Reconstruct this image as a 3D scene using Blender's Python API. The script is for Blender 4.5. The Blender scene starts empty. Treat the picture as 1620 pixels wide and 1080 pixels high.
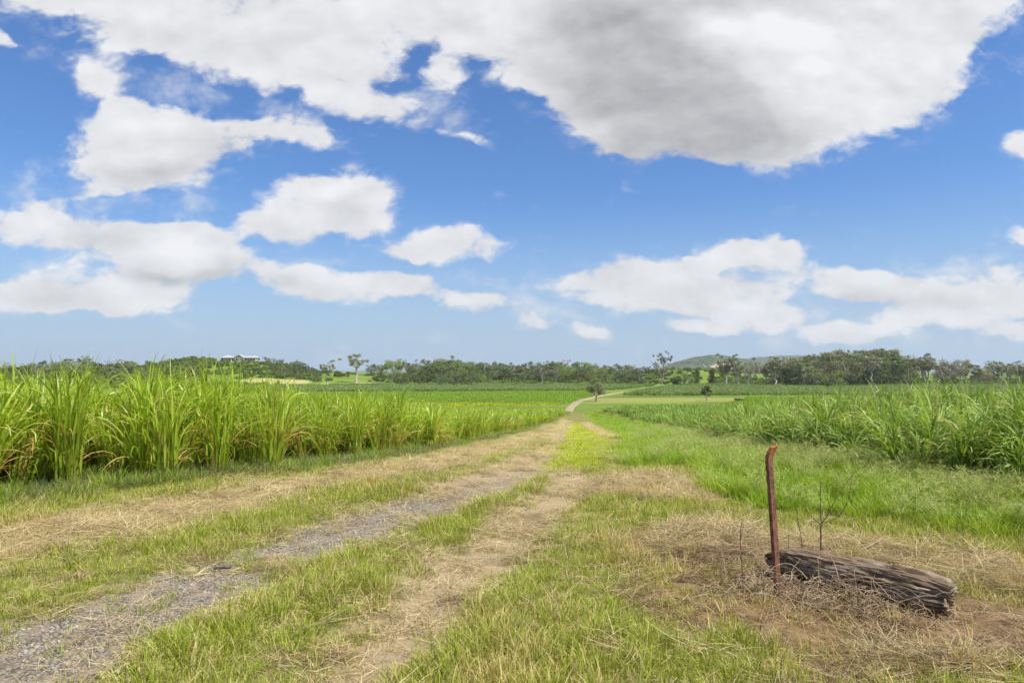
import bpy, math, random
import numpy as np
from mathutils import Vector

random.seed(7)
RNG = np.random.default_rng(11)
scene = bpy.context.scene
COL = scene.collection
R = math.radians

# ------------------------------------------------------------------ camera
F = 1075.0                       # focal length in photo pixels (1620 wide)
PITCH = math.atan(45.0 / F)
EYE = 1.75
cam_d = bpy.data.cameras.new("camera")
cam_d.sensor_width = 36.0
cam_d.lens = F / 1620.0 * 36.0
cam_d.clip_start = 0.05
cam_d.clip_end = 20000.0
cam = bpy.data.objects.new("camera", cam_d)
COL.objects.link(cam)
cam.location = (0, 0, EYE)
cam.rotation_euler = (math.pi / 2 + PITCH, 0, 0)
scene.camera = cam

# ------------------------------------------------------------------ exposure
scene.view_settings.view_transform = 'Standard'
scene.view_settings.look = 'None'
scene.view_settings.gamma = 1.0
EXPO = 0.60
scene.view_settings.exposure = EXPO
scene.cycles.max_bounces = 7
scene.cycles.diffuse_bounces = 3
scene.cycles.glossy_bounces = 2
scene.cycles.transmission_bounces = 4
scene.cycles.transparent_max_bounces = 6
scene.cycles.volume_bounces = 0
scene.cycles.use_adaptive_sampling = True
scene.cycles.adaptive_threshold = 0.02

# ------------------------------------------------------------------ sun and sky
SUN_EL, SUN_AZ = R(56), R(118)     # azimuth clockwise from +Y (view direction)
sun_d = bpy.data.lights.new("sun", 'SUN')
sun_d.energy = 4.4
sun_d.angle = R(1.2)
sun_d.color = (1.0, 0.95, 0.85)
sun = bpy.data.objects.new("sun", sun_d)
COL.objects.link(sun)
sv = Vector((math.sin(SUN_AZ) * math.cos(SUN_EL), math.cos(SUN_AZ) * math.cos(SUN_EL), math.sin(SUN_EL)))
sun.rotation_euler = sv.to_track_quat('Z', 'Y').to_euler()
sun.location = sv * 50


def pixdir(px, py):
    xr, yu = (px - 810.0) / F, (540.0 - py) / F
    c, s = math.cos(PITCH), math.sin(PITCH)
    return np.array([xr, c - s * yu, s + c * yu])


world = bpy.data.worlds.new("World")
scene.world = world
world.use_nodes = True
world.cycles.sampling_method = 'MANUAL'
world.cycles.sample_map_resolution = 512
NT = world.node_tree
NT.nodes.clear()


class NB:
    """tiny node-building helper"""
    def __init__(self, nt): self.nt = nt
    def n(self, t, **k):
        nd = self.nt.nodes.new(t)
        for a, b in k.items(): setattr(nd, a, b)
        return nd
    def set(self, sock, v):
        if isinstance(v, bpy.types.NodeSocket): self.nt.links.new(v, sock)
        else: sock.default_value = v
    def m(self, op, a, b=0.0, c=0.0, clamp=False):
        nd = self.n('ShaderNodeMath', operation=op, use_clamp=clamp)
        self.set(nd.inputs[0], a); self.set(nd.inputs[1], b)
        if op in ('MULTIPLY_ADD', 'SMOOTH_MAX', 'SMOOTH_MIN'): self.set(nd.inputs[2], c)
        return nd.outputs[0]
    def v(self, op, a, b=(0, 0, 0), s=None):
        nd = self.n('ShaderNodeVectorMath', operation=op)
        self.set(nd.inputs[0], a)
        if op == 'SCALE': self.set(nd.inputs['Scale'], s)
        else: self.set(nd.inputs[1], b)
        return nd.outputs[0]
    def noise(self, vec, scale, detail=3, rough=0.5, dist=0.0, lac=2.0):
        nd = self.n('ShaderNodeTexNoise')
        if vec is not None: self.set(nd.inputs['Vector'], vec)
        nd.inputs['Scale'].default_value = scale
        nd.inputs['Detail'].default_value = detail
        nd.inputs['Roughness'].default_value = rough
        nd.inputs['Distortion'].default_value = dist
        nd.inputs['Lacunarity'].default_value = lac
        return nd
    def ss(self, x, a, b, lo=0.0, hi=1.0):
        nd = self.n('ShaderNodeMapRange', interpolation_type='SMOOTHSTEP')
        self.set(nd.inputs[0], x)
        for i, q in enumerate((a, b, lo, hi)): self.set(nd.inputs[i + 1], q)
        return nd.outputs[0]
    def mix(self, f, a, b, bt='MIX'):
        nd = self.n('ShaderNodeMix', data_type='RGBA', blend_type=bt)
        self.set(nd.inputs[0], f)
        self.set(nd.inputs[6], a if isinstance(a, bpy.types.NodeSocket) else (*a, 1.0)[:4])
        self.set(nd.inputs[7], b if isinstance(b, bpy.types.NodeSocket) else (*b, 1.0)[:4])
        return nd.outputs[2]


def build_world():
    b = NB(NT)
    out = b.n('ShaderNodeOutputWorld'); bg = b.n('ShaderNodeBackground')
    NT.links.new(bg.outputs[0], out.inputs[0])
    STR = 0.085
    G = 2 ** EXPO      # picture brightness of unit radiance
    bg.inputs[1].default_value = STR
    sky = b.n('ShaderNodeTexSky', sky_type='NISHITA')
    sky.sun_disc = False
    sky.sun_elevation = SUN_EL
    sky.sun_rotation = SUN_AZ
    sky.air_density = 1.25
    sky.dust_density = 0.35
    sky.ozone_density = 5.0
    sky.altitude = 300
    tc = b.n('ShaderNodeTexCoord').outputs['Generated']
    sp = b.n('ShaderNodeSeparateXYZ'); b.set(sp.inputs[0], tc)
    y = b.m('MAXIMUM', sp.outputs[1], 0.04)
    u = b.m('DIVIDE', sp.outputs[0], y)
    v = b.m('DIVIDE', sp.outputs[2], y)
    cb = b.n('ShaderNodeCombineXYZ'); b.set(cb.inputs[0], u); b.set(cb.inputs[1], v)
    P = cb.outputs[0]
    Ps = b.v('MULTIPLY', P, (1.0, 1.55, 1.0))
    w1 = b.v('SUBTRACT', b.noise(Ps, 7.0, 3, 0.5).outputs[1], (0.5, 0.5, 0.5))
    w2 = b.v('SUBTRACT', b.noise(Ps, 30.0, 3, 0.55).outputs[1], (0.5, 0.5, 0.5))
    wv = b.v('ADD', b.v('MULTIPLY', w1, (0.10, 0.055, 0)), b.v('MULTIPLY', w2, (0.022, 0.016, 0)))
    Pw = b.v('ADD', P, wv)

    def blobs(lst, src):
        acc = None
        for (px, py, rx, ry, w, rot) in lst:
            d = pixdir(px, py)
            mp = b.n('ShaderNodeMapping', vector_type='TEXTURE')
            b.set(mp.inputs[0], src)
            mp.inputs[1].default_value = (d[0] / d[1], d[2] / d[1], 0)
            mp.inputs[2].default_value = (0, 0, R(rot))
            mp.inputs[3].default_value = (rx * 1.24 / F, ry * 1.34 / F, 1)
            g = b.n('ShaderNodeTexGradient', gradient_type='SPHERICAL')
            b.set(g.inputs[0], mp.outputs[0])
            acc = b.m('MULTIPLY', g.outputs[1], w) if acc is None else b.m('MULTIPLY_ADD', g.outputs[1], w, acc)
        return acc
    cl = [  # photo px centre, radii, weight, tilt: converted to fixed sky directions
        (930, 25, 270, 120, 1, 0), (1010, 128, 215, 112, 1, -12), (1190, 108, 300, 138, 1.2, 0), (1340, 95, 230, 125, 1, 12),
        (1500, 10, 170, 85, 1, 20), (780, 10, 130, 65, 1, 0), (1230, 188, 170, 68, .8, 0), (960, 210, 70, 38, .6, 0),
        (190, 20, 170, 60, .8, -15), (400, 25, 250, 80, .8, 0), (490, 110, 170, 70, .8, -8), (600, 30, 140, 80, .7, 0), (300, 75, 150, 45, .7, -14),
        (165, 130, 70, 34, .8, -30), (706, 122, 44, 32, .7, 0), (590, 168, 95, 26, .7, -10), (60, 0, 90, 20, .6, 0), (740, 215, 60, 8, .5, -20),
        (215, 222, 118, 58, 1.1, 0), (310, 225, 110, 62, .9, 5), (210, 195, 60, 40, .7, 0), (470, 210, 90, 24, 1, -4), (225, 275, 105, 36, .7, -5), (130, 305, 95, 16, .5, 8),
        (500, 322, 125, 56, 1, 0), (570, 320, 66, 58, 1, 0), (450, 350, 85, 26, .9, 0), (490, 275, 60, 22, .6, 0), 
        (690, 398, 90, 30, .9, 0), (700, 375, 60, 18, .7, 0), (780, 392, 36, 18, .5, 0), (640, 400, 40, 16, .5, 0),
        (40, 350, 120, 38, 1, 0), (165, 365, 90, 26, .8, 0), (60, 332, 50, 16, .5, 0),
        (250, 405, 145, 50, 1.2, 0), (320, 385, 85, 42, .8, 0), (270, 364, 80, 18, .6, 5), (430, 430, 100, 34, .9, -18),
        (40, 455, 120, 36, 1, 0), (215, 468, 110, 26, 1, 0), (120, 480, 120, 18, .8, 0), (550, 455, 120, 26, .9, 0), (650, 455, 80, 24, .8, 0), (745, 480, 78, 19, 1, -3),
        (1080, 430, 185, 44, 1, 4), (1170, 400, 110, 24, .9, 8), (985, 455, 140, 36, .9, 0), (1130, 480, 180, 36, .9, 0), (1235, 408, 65, 18, .8, -4),
        (1100, 520, 70, 14, 1, 0), (845, 508, 40, 10, .7, 0), (925, 518, 60, 10, .8, -5), (1225, 505, 70, 14, .6, 0),
        (1355, 452, 100, 28, 1, -8), (1480, 465, 150, 34, .9, 0), (1590, 475, 100, 46, .9, 5), (1330, 528, 72, 15, 1, 0), (1470, 508, 140, 20, .9, 4), (1612, 526, 50, 14, .8, 0), (1590, 425, 40, 14, .5, 0),
        (1612, 238, 36, 24, .9, 10), (1618, 370, 30, 16, .8, 0), (0, 60, 18, 15, .7, 0), (1560, 60, 60, 14, .4, 20)]
    D = blobs(cl, Pw)
    nz = b.noise(b.v('ADD', Ps, b.v('SCALE', w1, s=0.12)), 9.0, 10, 0.62)
    N = nz.outputs[0]
    vb = b.n('ShaderNodeTexVoronoi', feature='SMOOTH_F1'); b.set(vb.inputs['Vector'], b.v('ADD', Ps, b.v('MULTIPLY', wv, (.5, .5, 0))))
    vb.inputs['Scale'].default_value = 15.0; vb.inputs['Detail'].default_value = 3.0; vb.inputs['Roughness'].default_value = 0.6; vb.inputs['Smoothness'].default_value = 0.6
    bil = b.m('SUBTRACT', 0.72, vb.outputs['Distance'])
    N = b.m('MULTIPLY_ADD', bil, 0.30, N)
    raw = b.m('ADD', b.m('MULTIPLY_ADD', D, 2.6, -0.10), b.m('MULTIPLY', b.m('MULTIPLY_ADD', N, 4.2, -2.1), b.m('MINIMUM', b.m('MULTIPLY', D, 3.5), 1.0)))
    dens = b.ss(raw, -0.12, 1.15)
    # thin veils of vapour round the clouds
    Dv = blobs([(90, 300, 150, 40, .8, 0), (180, 330, 200, 40, .7, 0), (100, 420, 260, 60, .9, 0), (420, 400, 220, 60, .6, -10), (700, 440, 180, 50, .7, 0), (230, 150, 160, 60, .9, -20),
                (1050, 470, 330, 70, 1, 0), (1450, 490, 300, 70, 1, 0), (1560, 440, 160, 50, .8, 0), (740, 200, 90, 20, .6, -20), (860, 500, 120, 24, .6, 0), (660, 150, 160, 60, .7, 0), (1540, 110, 120, 60, .6, 20), (430, 170, 220, 50, .8, -6)], Pw)
    veil = b.m('MULTIPLY', b.ss(b.m('ADD', Dv, b.m('MULTIPLY_ADD', N, 3.0, -1.5)), -0.05, 1.4), 0.6)
    dens = b.m('MAXIMUM', dens, veil)
    # cloud tone: grey bases and shaded folds, bright sunlit shoulders
    dark = [(1000, 130, 190, 170, 1.3, 0), (1120, 170, 200, 110, 1.1, 0), (1180, -10, 170, 40, .8, 0), (940, 40, 130, 60, .6, 0),
            (250, 275, 120, 30, .9, 0), (350, 235, 90, 40, .6, 0), (560, 330, 60, 35, .5, 0), (480, 375, 110, 22, .5, 0), (270, 437, 130, 14, .9, 0), (360, 420, 50, 30, .6, 0),
            (150, 380, 120, 24, .6, 0), (460, 450, 80, 20, .5, 0), (1100, 455, 160, 22, .5, 0), (1420, 480, 150, 20, .6, 0), (60, 470, 120, 20, .4, 0), (400, 60, 200, 40, .35, 0), (1230, 220, 140, 45, .5, 0)]
    K = blobs(dark, b.v('ADD', P, b.v('SCALE', wv, s=0.8)))
    bright = [(1205, 68, 120, 55, 1.6, -20), (950, 205, 50, 30, .7, 0), (1330, 150, 180, 90, .4, 0), (230, 190, 90, 30, .6, 0), (290, 395, 110, 28, .7, 0), (500, 300, 80, 26, .5, 0), (560, 285, 50, 20, .4, 0), (60, 345, 60, 22, .5, 0), (1100, 520, 60, 10, .6, 0)]
    Bt = blobs(bright, Pw)
    nb = b.noise(Ps, 8.0, 6, 0.52).outputs[0]
    nb2 = b.noise(b.v('ADD', Ps, (0.010, 0.030, 0)), 8.0, 6, 0.52).outputs[0]
    relief = b.m('MULTIPLY', b.m('SUBTRACT', nb, nb2), 0.46)
    relief = b.m('ADD', relief, b.m('MULTIPLY_ADD', N, 0.20, -0.12))
    tone = b.m('SUBTRACT', 0.875, b.m('MULTIPLY', b.ss(K, 0.0, 1.25), 0.31))
    tone = b.m('MULTIPLY_ADD', b.ss(Bt, 0, 0.8), 0.13, tone)
    tone = b.m('ADD', tone, relief)
    tone = b.m('MINIMUM', b.m('MAXIMUM', tone, 0.42), 0.95)
    k = 0.99 / G / STR      # cloud radiance is given relative to the Background strength
    cc = b.n('ShaderNodeCombineColor')
    b.set(cc.inputs[0], b.m('MULTIPLY', tone, 0.985 * k)); b.set(cc.inputs[1], b.m('MULTIPLY', tone, 0.99 * k)); b.set(cc.inputs[2], b.m('MULTIPLY', tone, 1.01 * k))
    # cloud deck carried on overhead, plus unseen clouds behind added for ambient light
    hi = b.m('MULTIPLY', b.ss(sp.outputs[2], 0.50, 0.66), b.ss(b.noise(tc, 2.6, 6, 0.55).outputs[0], 0.42, 0.56))
    bk = b.m('MULTIPLY', b.ss(sp.outputs[1], 0.30, -0.10), b.m('MULTIPLY', b.ss(sp.outputs[2], 0.03, 0.15), b.ss(b.noise(tc, 4.2, 7, 0.55).outputs[0], 0.46, 0.58)))
    front = b.m('MULTIPLY', dens, b.ss(sp.outputs[1], 0.1, 0.3))
    tot = b.m('MAXIMUM', b.m('MAXIMUM', front, hi), bk)
    skyc = b.mix(1.0, sky.outputs[0], (0.57, 0.79, 1.08), 'MULTIPLY')
    # pale moist air low over the horizon
    low = b.ss(sp.outputs[2], 0.27, -0.03, 0.0, 0.93)
    skyc = b.mix(low, skyc, (0.45 / G / STR, 0.585 / G / STR, 0.765 / G / STR))
    col = b.mix(b.m('MULTIPLY', tot, 0.97), skyc, cc.outputs[0])
    b.set(bg.inputs[0], col)


build_world()

# ------------------------------------------------------------------ numeric helpers
def sstep(x, a, b):
    t = np.clip((x - a) / (b - a), 0, 1)
    return t * t * (3 - 2 * t)


def _hash(ix, iy, seed):
    h = (ix.astype(np.int64) * 374761393 + iy.astype(np.int64) * 668265263 + seed * 2147483647) & 0xffffffff
    h = ((h ^ (h >> 13)) * 1274126177) & 0xffffffff
    h = h ^ (h >> 16)
    return (h & 0xffffff) / float(0xffffff)


def vnoise(x, y, seed=0):
    ix, iy = np.floor(x), np.floor(y)
    fx, fy = x - ix, y - iy
    fx, fy = fx * fx * (3 - 2 * fx), fy * fy * (3 - 2 * fy)
    a, b_ = _hash(ix, iy, seed), _hash(ix + 1, iy, seed)
    c, d = _hash(ix, iy + 1, seed), _hash(ix + 1, iy + 1, seed)
    return (a * (1 - fx) + b_ * fx) * (1 - fy) + (c * (1 - fx) + d * fx) * fy


def fbm(x, y, sc, octv=4, seed=0):
    x, y = np.asarray(x, float) / sc, np.asarray(y, float) / sc
    s, a, t = 0, 1.0, 0
    for i in range(octv):
        s = s + a * vnoise(x + 17.3 * i, y - 9.1 * i, seed + i); t += a
        a *= 0.5; x, y = x * 2.03, y * 2.03
    return s / t - 0.5          # -0.5..0.5


# terrain: gentle fall from the camera, flat valley, wooded ridges beyond
_PY = np.array([-100, 0, 8, 12, 20, 36, 50, 80, 110, 130, 200, 300, 350, 480, 800, 1500, 9000.])
_PZ = np.array([0, 0, 0, -.06, -.67, -1.77, -2.75, -4.4, -4.95, -5.2, -5.6, -6.1, -6.2, -6.0, -6, -9, -9.])
_ty = np.linspace(-100, 1500, 6401)
_tz = np.interp(_ty, _PY, _PZ)
_ker = np.hanning(33); _ker /= _ker.sum()
_tz = np.convolve(np.pad(_tz, 16, mode='edge'), _ker, 'valid')
_CX = np.array([-900, -200, 0, 200, 245, 290, 335, 400, 430, 490, 520, 545, 580, 640, 700, 800, 900, 1000, 1060, 1115, 1150, 1200, 1400, 1460, 1520, 1620, 2200.])
_CR = np.array([592, 590, 589, 588, 582, 573, 571, 572, 576, 586, 590, 590.5, 592, 594, 594, 596, 596, 592, 583, 585, 592, 601, 602, 598, 600, 601, 600.])


def terrain(x, y):
    x, y = np.asarray(x, float), np.asarray(y, float)
    z = np.interp(y, _ty, _tz)
    px = 810 + F * x / np.maximum(y, 20)
    crow = np.interp(px, _CX, _CR)
    zc = EYE + (585 - crow) * 480 / F
    y0 = np.interp(px, [0, 500, 700, 1000, 1300, 1600], [285, 320, 345, 330, 300, 270])
    up = sstep(y, y0, 480) * (1 - sstep(y, 500, 760))
    z = z + (zc + 6.0) * up
    hill = sstep(y, 280, 360) * (1 - sstep(y, 900, 1200))
    z = z + fbm(x, y, 38, 3, 5) * 1.6 * hill * (1 - 0.6 * sstep(y, 420, 470) * (1 - sstep(y, 500, 520)))
    near = 1 - sstep(y, 60, 140)
    z = z + (fbm(x, y, 2.3, 3, 21) * 0.10 + fbm(x, y, 0.35, 3, 22) * 0.045) * near
    return z


def ground_at(px, py):
    """where the ray of a photo pixel meets the terrain; (x, y, z) or None"""
    d = pixdir(px, py)
    t = np.geomspace(1.5, 900, 5000)
    X, Y, Z = d[0] * t, d[1] * t, EYE + d[2] * t
    z0 = np.interp(Y, _ty, _tz)
    zz = terrain(X, Y)
    k = np.nonzero(Z < zz)[0]
    if not len(k): return None
    return float(X[k[0]]), float(Y[k[0]]), float(zz[k[0]])


def gp(pts):
    out = []
    for px, py in pts:
        g = ground_at(px, py)
        if g is None: raise ValueError(f"no ground at {px},{py}")
        out.append(g[:2])
    return np.array(out)


def sdf(x, y, poly):
    """signed distance to a polygon, negative inside"""
    n = len(poly)
    d = np.full(x.shape, 1e9); ins = np.zeros(x.shape, bool)
    for i in range(n):
        ax, ay = poly[i]; bx, by = poly[(i + 1) % n]
        ex, ey = bx - ax, by - ay
        t = np.clip(((x - ax) * ex + (y - ay) * ey) / (ex * ex + ey * ey + 1e-12), 0, 1)
        d = np.minimum(d, (x - ax - t * ex) ** 2 + (y - ay - t * ey) ** 2)
        c = ((ay > y) != (by > y)) & (x < (bx - ax) * (y - ay) / (by - ay + 1e-12) + ax)
        ins ^= c
    d = np.sqrt(d)
    return np.where(ins, -d, d)


def tag(o, label=None, cat=None, group=None, kind=None):
    if label: o['label'] = label
    if cat: o['category'] = cat
    if group: o['group'] = group
    if kind: o['kind'] = kind
    return o


def mesh_np(name, V, Fq, mats=(), attrs=None, smooth=False, fmat=None):
    """mesh from numpy verts and quad/tri index array"""
    me = bpy.data.meshes.new(name)
    V = np.asarray(V, np.float32).reshape(-1, 3); Fq = np.asarray(Fq, np.int32)
    me.vertices.add(len(V)); me.vertices.foreach_set('co', V.ravel())
    if len(Fq):
        k = Fq.shape[1]
        me.loops.add(Fq.size); me.loops.foreach_set('vertex_index', Fq.ravel())
        me.polygons.add(len(Fq)); me.polygons.foreach_set('loop_start', np.arange(0, Fq.size, k, dtype=np.int32))
    for m in mats: me.materials.append(m)
    if fmat is not None: me.polygons.foreach_set('material_index', np.asarray(fmat, np.int32))
    for an, av in (attrs or {}).items():
        a = me.attributes.new(an, 'FLOAT', 'POINT'); a.data.foreach_set('value', np.asarray(av, np.float32).ravel())
    if len(Fq): me.polygons.foreach_set('use_smooth', np.full(len(Fq), smooth, bool))
    me.update(calc_edges=True)
    return me


def obj(name, me, parent=None, link=True):
    o = bpy.data.objects.new(name, me)
    if link: COL.objects.link(o)
    if parent: o.parent = parent
    return o


class Acc:
    """collects vertices, quads, tone and dry attributes"""
    def __init__(self): self.V, self.F, self.T, self.D, self.M, self.n = [], [], [], [], [], 0
    def add(self, V, Fc, tone=0.5, dry=0.0, mat=0):
        V = np.asarray(V, float).reshape(-1, 3)
        self.V.append(V); self.F.append(np.asarray(Fc) + self.n)
        self.T.append(np.broadcast_to(np.asarray(tone, float), (len(V),)))
        self.D.append(np.broadcast_to(np.asarray(dry, float), (len(V),)))
        self.M.append(np.full(len(Fc), mat)); self.n += len(V)
    def mesh(self, name, mats, smooth=False):
        return mesh_np(name, np.concatenate(self.V), np.concatenate(self.F), mats,
                       {'tone': np.concatenate(self.T), 'dry': np.concatenate(self.D)}, smooth, np.concatenate(self.M))


def blades(acc, root, yaw, L, w, th0, bend, S=5, power=1.6, tone=None, dry=0.0, mat=0, tipw=0.06, roll=None):
    n = len(yaw)
    s = np.linspace(0, 1, S + 1)
    th = th0[:, None] + bend[:, None] * s[None] ** power
    ds = (L / S)[:, None]
    dh, dz = np.sin(th) * ds, np.cos(th) * ds
    h = np.concatenate([np.zeros((n, 1)), np.cumsum(dh[:, :-1], 1)], 1)
    z = np.concatenate([np.zeros((n, 1)), np.cumsum(dz[:, :-1], 1)], 1)
    # a little sideways wander
    yw = yaw[:, None] + (RNG.normal(0, 0.18, n))[:, None] * s[None]
    cx = root[:, 0, None] + np.cos(yw) * h; cy = root[:, 1, None] + np.sin(yw) * h; cz = root[:, 2, None] + z
    prof = np.maximum(np.minimum(1, 0.55 + s * 4) * (1 - s ** 1.8) ** 0.8, tipw)
    hw = 0.5 * w[:, None] * prof[None]
    rl = RNG.normal(0, 0.5, n) if roll is None else roll
    sx, sy = -np.sin(yw), np.cos(yw)
    cr, sr = np.cos(rl)[:, None], np.sin(rl)[:, None]
    nx, ny, nz = -np.cos(yw) * np.cos(th), -np.sin(yw) * np.cos(th), np.sin(th)
    ox, oy, oz = (sx * cr + nx * sr) * hw, (sy * cr + ny * sr) * hw, nz * sr * hw
    V = np.stack([np.stack([cx - ox, cy - oy, cz - oz], -1), np.stack([cx + ox, cy + oy, cz + oz], -1)], 2)  # n,S+1,2,3
    base = (np.arange(n) * (S + 1) * 2)[:, None] + (np.arange(S) * 2)[None]
    Fc = np.stack([base, base + 1, base + 3, base + 2], -1).reshape(-1, 4)
    if tone is None: tone = RNG.random(n)
    acc.add(V, Fc, np.repeat(tone, (S + 1) * 2), np.repeat(np.broadcast_to(np.asarray(dry, float), (n,)), (S + 1) * 2), mat)


def tube(acc, pts, rad, sides=6, tone=0.5, dry=0.0, mat=0):
    pts = np.asarray(pts, float); k = len(pts)
    rad = np.broadcast_to(np.asarray(rad, float), (k,))
    tan = np.gradient(pts, axis=0); tan /= np.linalg.norm(tan, axis=1)[:, None] + 1e-9
    ref = np.array([0.31, 0.17, 0.93]) if abs(tan[0, 2]) < 0.9 else np.array([1, 0.1, 0])
    V = []
    for i in range(k):
        a = np.cross(tan[i], ref); a /= np.linalg.norm(a) + 1e-9
        b_ = np.cross(tan[i], a)
        an = np.arange(sides) * 2 * math.pi / sides
        V.append(pts[i] + rad[i] * (np.cos(an)[:, None] * a + np.sin(an)[:, None] * b_))
    V = np.concatenate(V)
    Fc = []
    for i in range(k - 1):
        for j in range(sides):
            Fc.append((i * sides + j, i * sides + (j + 1) % sides, (i + 1) * sides + (j + 1) % sides, (i + 1) * sides + j))
    acc.add(V, Fc, tone, dry, mat)


# ------------------------------------------------------------------ materials
def new_mat(name):
    m = bpy.data.materials.new(name); m.use_nodes = True
    m.node_tree.nodes.clear()
    return m, NB(m.node_tree)


def leaf_mat(name, c_a, c_b, c_dry, trans=0.35, gloss=0.25, rough=0.45, var=0.35, tintattr=True):
    """leaf: green range by per-leaf tone, dry share, per-plant variation; lets light through"""
    m, b = new_mat(name)
    out = b.n('ShaderNodeOutputMaterial')
    tone = b.n('ShaderNodeAttribute', attribute_name='tone').outputs['Fac']
    dry = b.n('ShaderNodeAttribute', attribute_name='dry').outputs['Fac']
    tint = b.n('ShaderNodeAttribute', attribute_name='tint', attribute_type='INSTANCER').outputs['Fac']
    rnd = b.n('ShaderNodeObjectInfo').outputs['Random']
    c = b.mix(tone, c_a, c_b)
    if tintattr:
        q = b.m('ADD', dry, b.ss(b.m('ADD', tint, b.m('MULTIPLY_ADD', tone, 0.5, -0.25)), 0.30, 0.80), clamp=True)
    else: q = dry
    c = b.mix(q, c, c_dry)
    vv = b.m('MULTIPLY_ADD', rnd, var, 1 - var * 0.5)
    vn = b.n('ShaderNodeVectorMath', operation='SCALE'); b.set(vn.inputs[0], c); b.set(vn.inputs['Scale'], vv)
    c = vn.outputs[0]
    pr = b.n('ShaderNodeBsdfPrincipled')
    b.set(pr.inputs['Base Color'], c); pr.inputs['Roughness'].default_value = rough
    pr.inputs['Specular IOR Level'].default_value = gloss
    tr = b.n('ShaderNodeBsdfTranslucent')
    b.set(tr.inputs[0], b.mix(1.0, c, (1.25, 1.15, 0.55), 'MULTIPLY'))
    mx = b.n('ShaderNodeMixShader'); mx.inputs[0].default_value = trans
    m.node_tree.links.new(pr.outputs[0], mx.inputs[1]); m.node_tree.links.new(tr.outputs[0], mx.inputs[2])
    m.node_tree.links.new(mx.outputs[0], out.inputs[0])
    return m


M_GRASS = leaf_mat("mown_grass", (0.20, 0.27, 0.022), (0.40, 0.46, 0.062), (0.55, 0.455, 0.20), 0.32)
M_LIME = leaf_mat("fresh_grass", (0.34, 0.43, 0.018), (0.50, 0.54, 0.04), (0.55, 0.50, 0.1), 0.32)
M_STRAW = leaf_mat("straw", (0.33, 0.255, 0.125), (0.60, 0.50, 0.28), (0.50, 0.38, 0.2), 0.15, tintattr=False)
M_BROWN = leaf_mat("old_litter", (0.165, 0.11, 0.055), (0.41, 0.30, 0.16), (0.50, 0.38, 0.2), 0.1, tintattr=False)
M_LUSH = leaf_mat("lush_grass", (0.17, 0.30, 0.014), (0.38, 0.52, 0.05), (0.42, 0.40, 0.15), 0.40)
M_SEED = leaf_mat("seed_heads", (0.29, 0.38, 0.09), (0.46, 0.52, 0.18), (0.42, 0.36, 0.2), 0.3)
M_WEED = leaf_mat("weedy_grass", (0.075, 0.13, 0.030), (0.17, 0.24, 0.06), (0.32, 0.27, 0.13), 0.3)
M_CANE_L = leaf_mat("cane_leaf", (0.21, 0.34, 0.012), (0.47, 0.58, 0.07), (0.55, 0.36, 0.13), 0.42, 0.5, 0.38, 0.3)
M_CANE_R = leaf_mat("cane_leaf_green", (0.12, 0.225, 0.020), (0.36, 0.49, 0.11), (0.42, 0.36, 0.15), 0.34, 0.35, 0.45, 0.3)
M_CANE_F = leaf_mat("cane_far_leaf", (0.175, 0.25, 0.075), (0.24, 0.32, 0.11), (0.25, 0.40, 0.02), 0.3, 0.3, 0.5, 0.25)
M_YOUNG = leaf_mat("young_cane_leaf", (0.20, 0.34, 0.03), (0.28, 0.42, 0.04), (0.46, 0.48, 0.025), 0.3, 0.3, 0.5, 0.2)
M_SCRUB = leaf_mat("scrub_leaf", (0.065, 0.10, 0.018), (0.18, 0.25, 0.045), (0.26, 0.32, 0.06), 0.2, 0.2, 0.6, 0.6)


def crown_mat(name, ca, cb):
    m, b = new_mat(name)
    out = b.n('ShaderNodeOutputMaterial')
    tone = b.n('ShaderNodeAttribute', attribute_name='tone').outputs['Fac']
    oi = b.n('ShaderNodeObjectInfo')
    tc = b.n('ShaderNodeTexCoord').outputs['Object']
    nz = b.noise(tc, 0.35, 3, 0.6).outputs[0]
    f = b.m('ADD', b.m('MULTIPLY', tone, 0.55), b.m('MULTIPLY_ADD', nz, 1.3, -0.45), clamp=True)
    c = b.mix(f, ca, cb)
    hs = b.n('ShaderNodeHueSaturation'); b.set(hs.inputs['Color'], c)
    b.set(hs.inputs['Hue'], b.m('MULTIPLY_ADD', oi.outputs['Random'], 0.05, 0.468))
    b.set(hs.inputs['Value'], b.m('MULTIPLY_ADD', oi.outputs['Random'], 0.7, 0.7))
    pr = b.n('ShaderNodeBsdfPrincipled'); b.set(pr.inputs['Base Color'], hs.outputs[0])
    pr.inputs['Roughness'].default_value = 0.55; pr.inputs['Specular IOR Level'].default_value = 0.3
    tr = b.n('ShaderNodeBsdfTranslucent'); b.set(tr.inputs[0], hs.outputs[0])
    mx = b.n('ShaderNodeMixShader'); mx.inputs[0].default_value = 0.18
    m.node_tree.links.new(pr.outputs[0], mx.inputs[1]); m.node_tree.links.new(tr.outputs[0], mx.inputs[2])
    m.node_tree.links.new(mx.outputs[0], out.inputs[0])
    return m


M_CROWN_DARK = crown_mat("dark_foliage", (0.060, 0.090, 0.022), (0.17, 0.22, 0.055))
M_CROWN_GUM = crown_mat("gum_foliage", (0.11, 0.135, 0.050), (0.27, 0.29, 0.13))
M_CROWN_PALE = crown_mat("dry_foliage", (0.20, 0.19, 0.11), (0.40, 0.37, 0.24))
M_CROWN_LIME = crown_mat("light_foliage", (0.12, 0.18, 0.03), (0.25, 0.32, 0.06))


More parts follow.
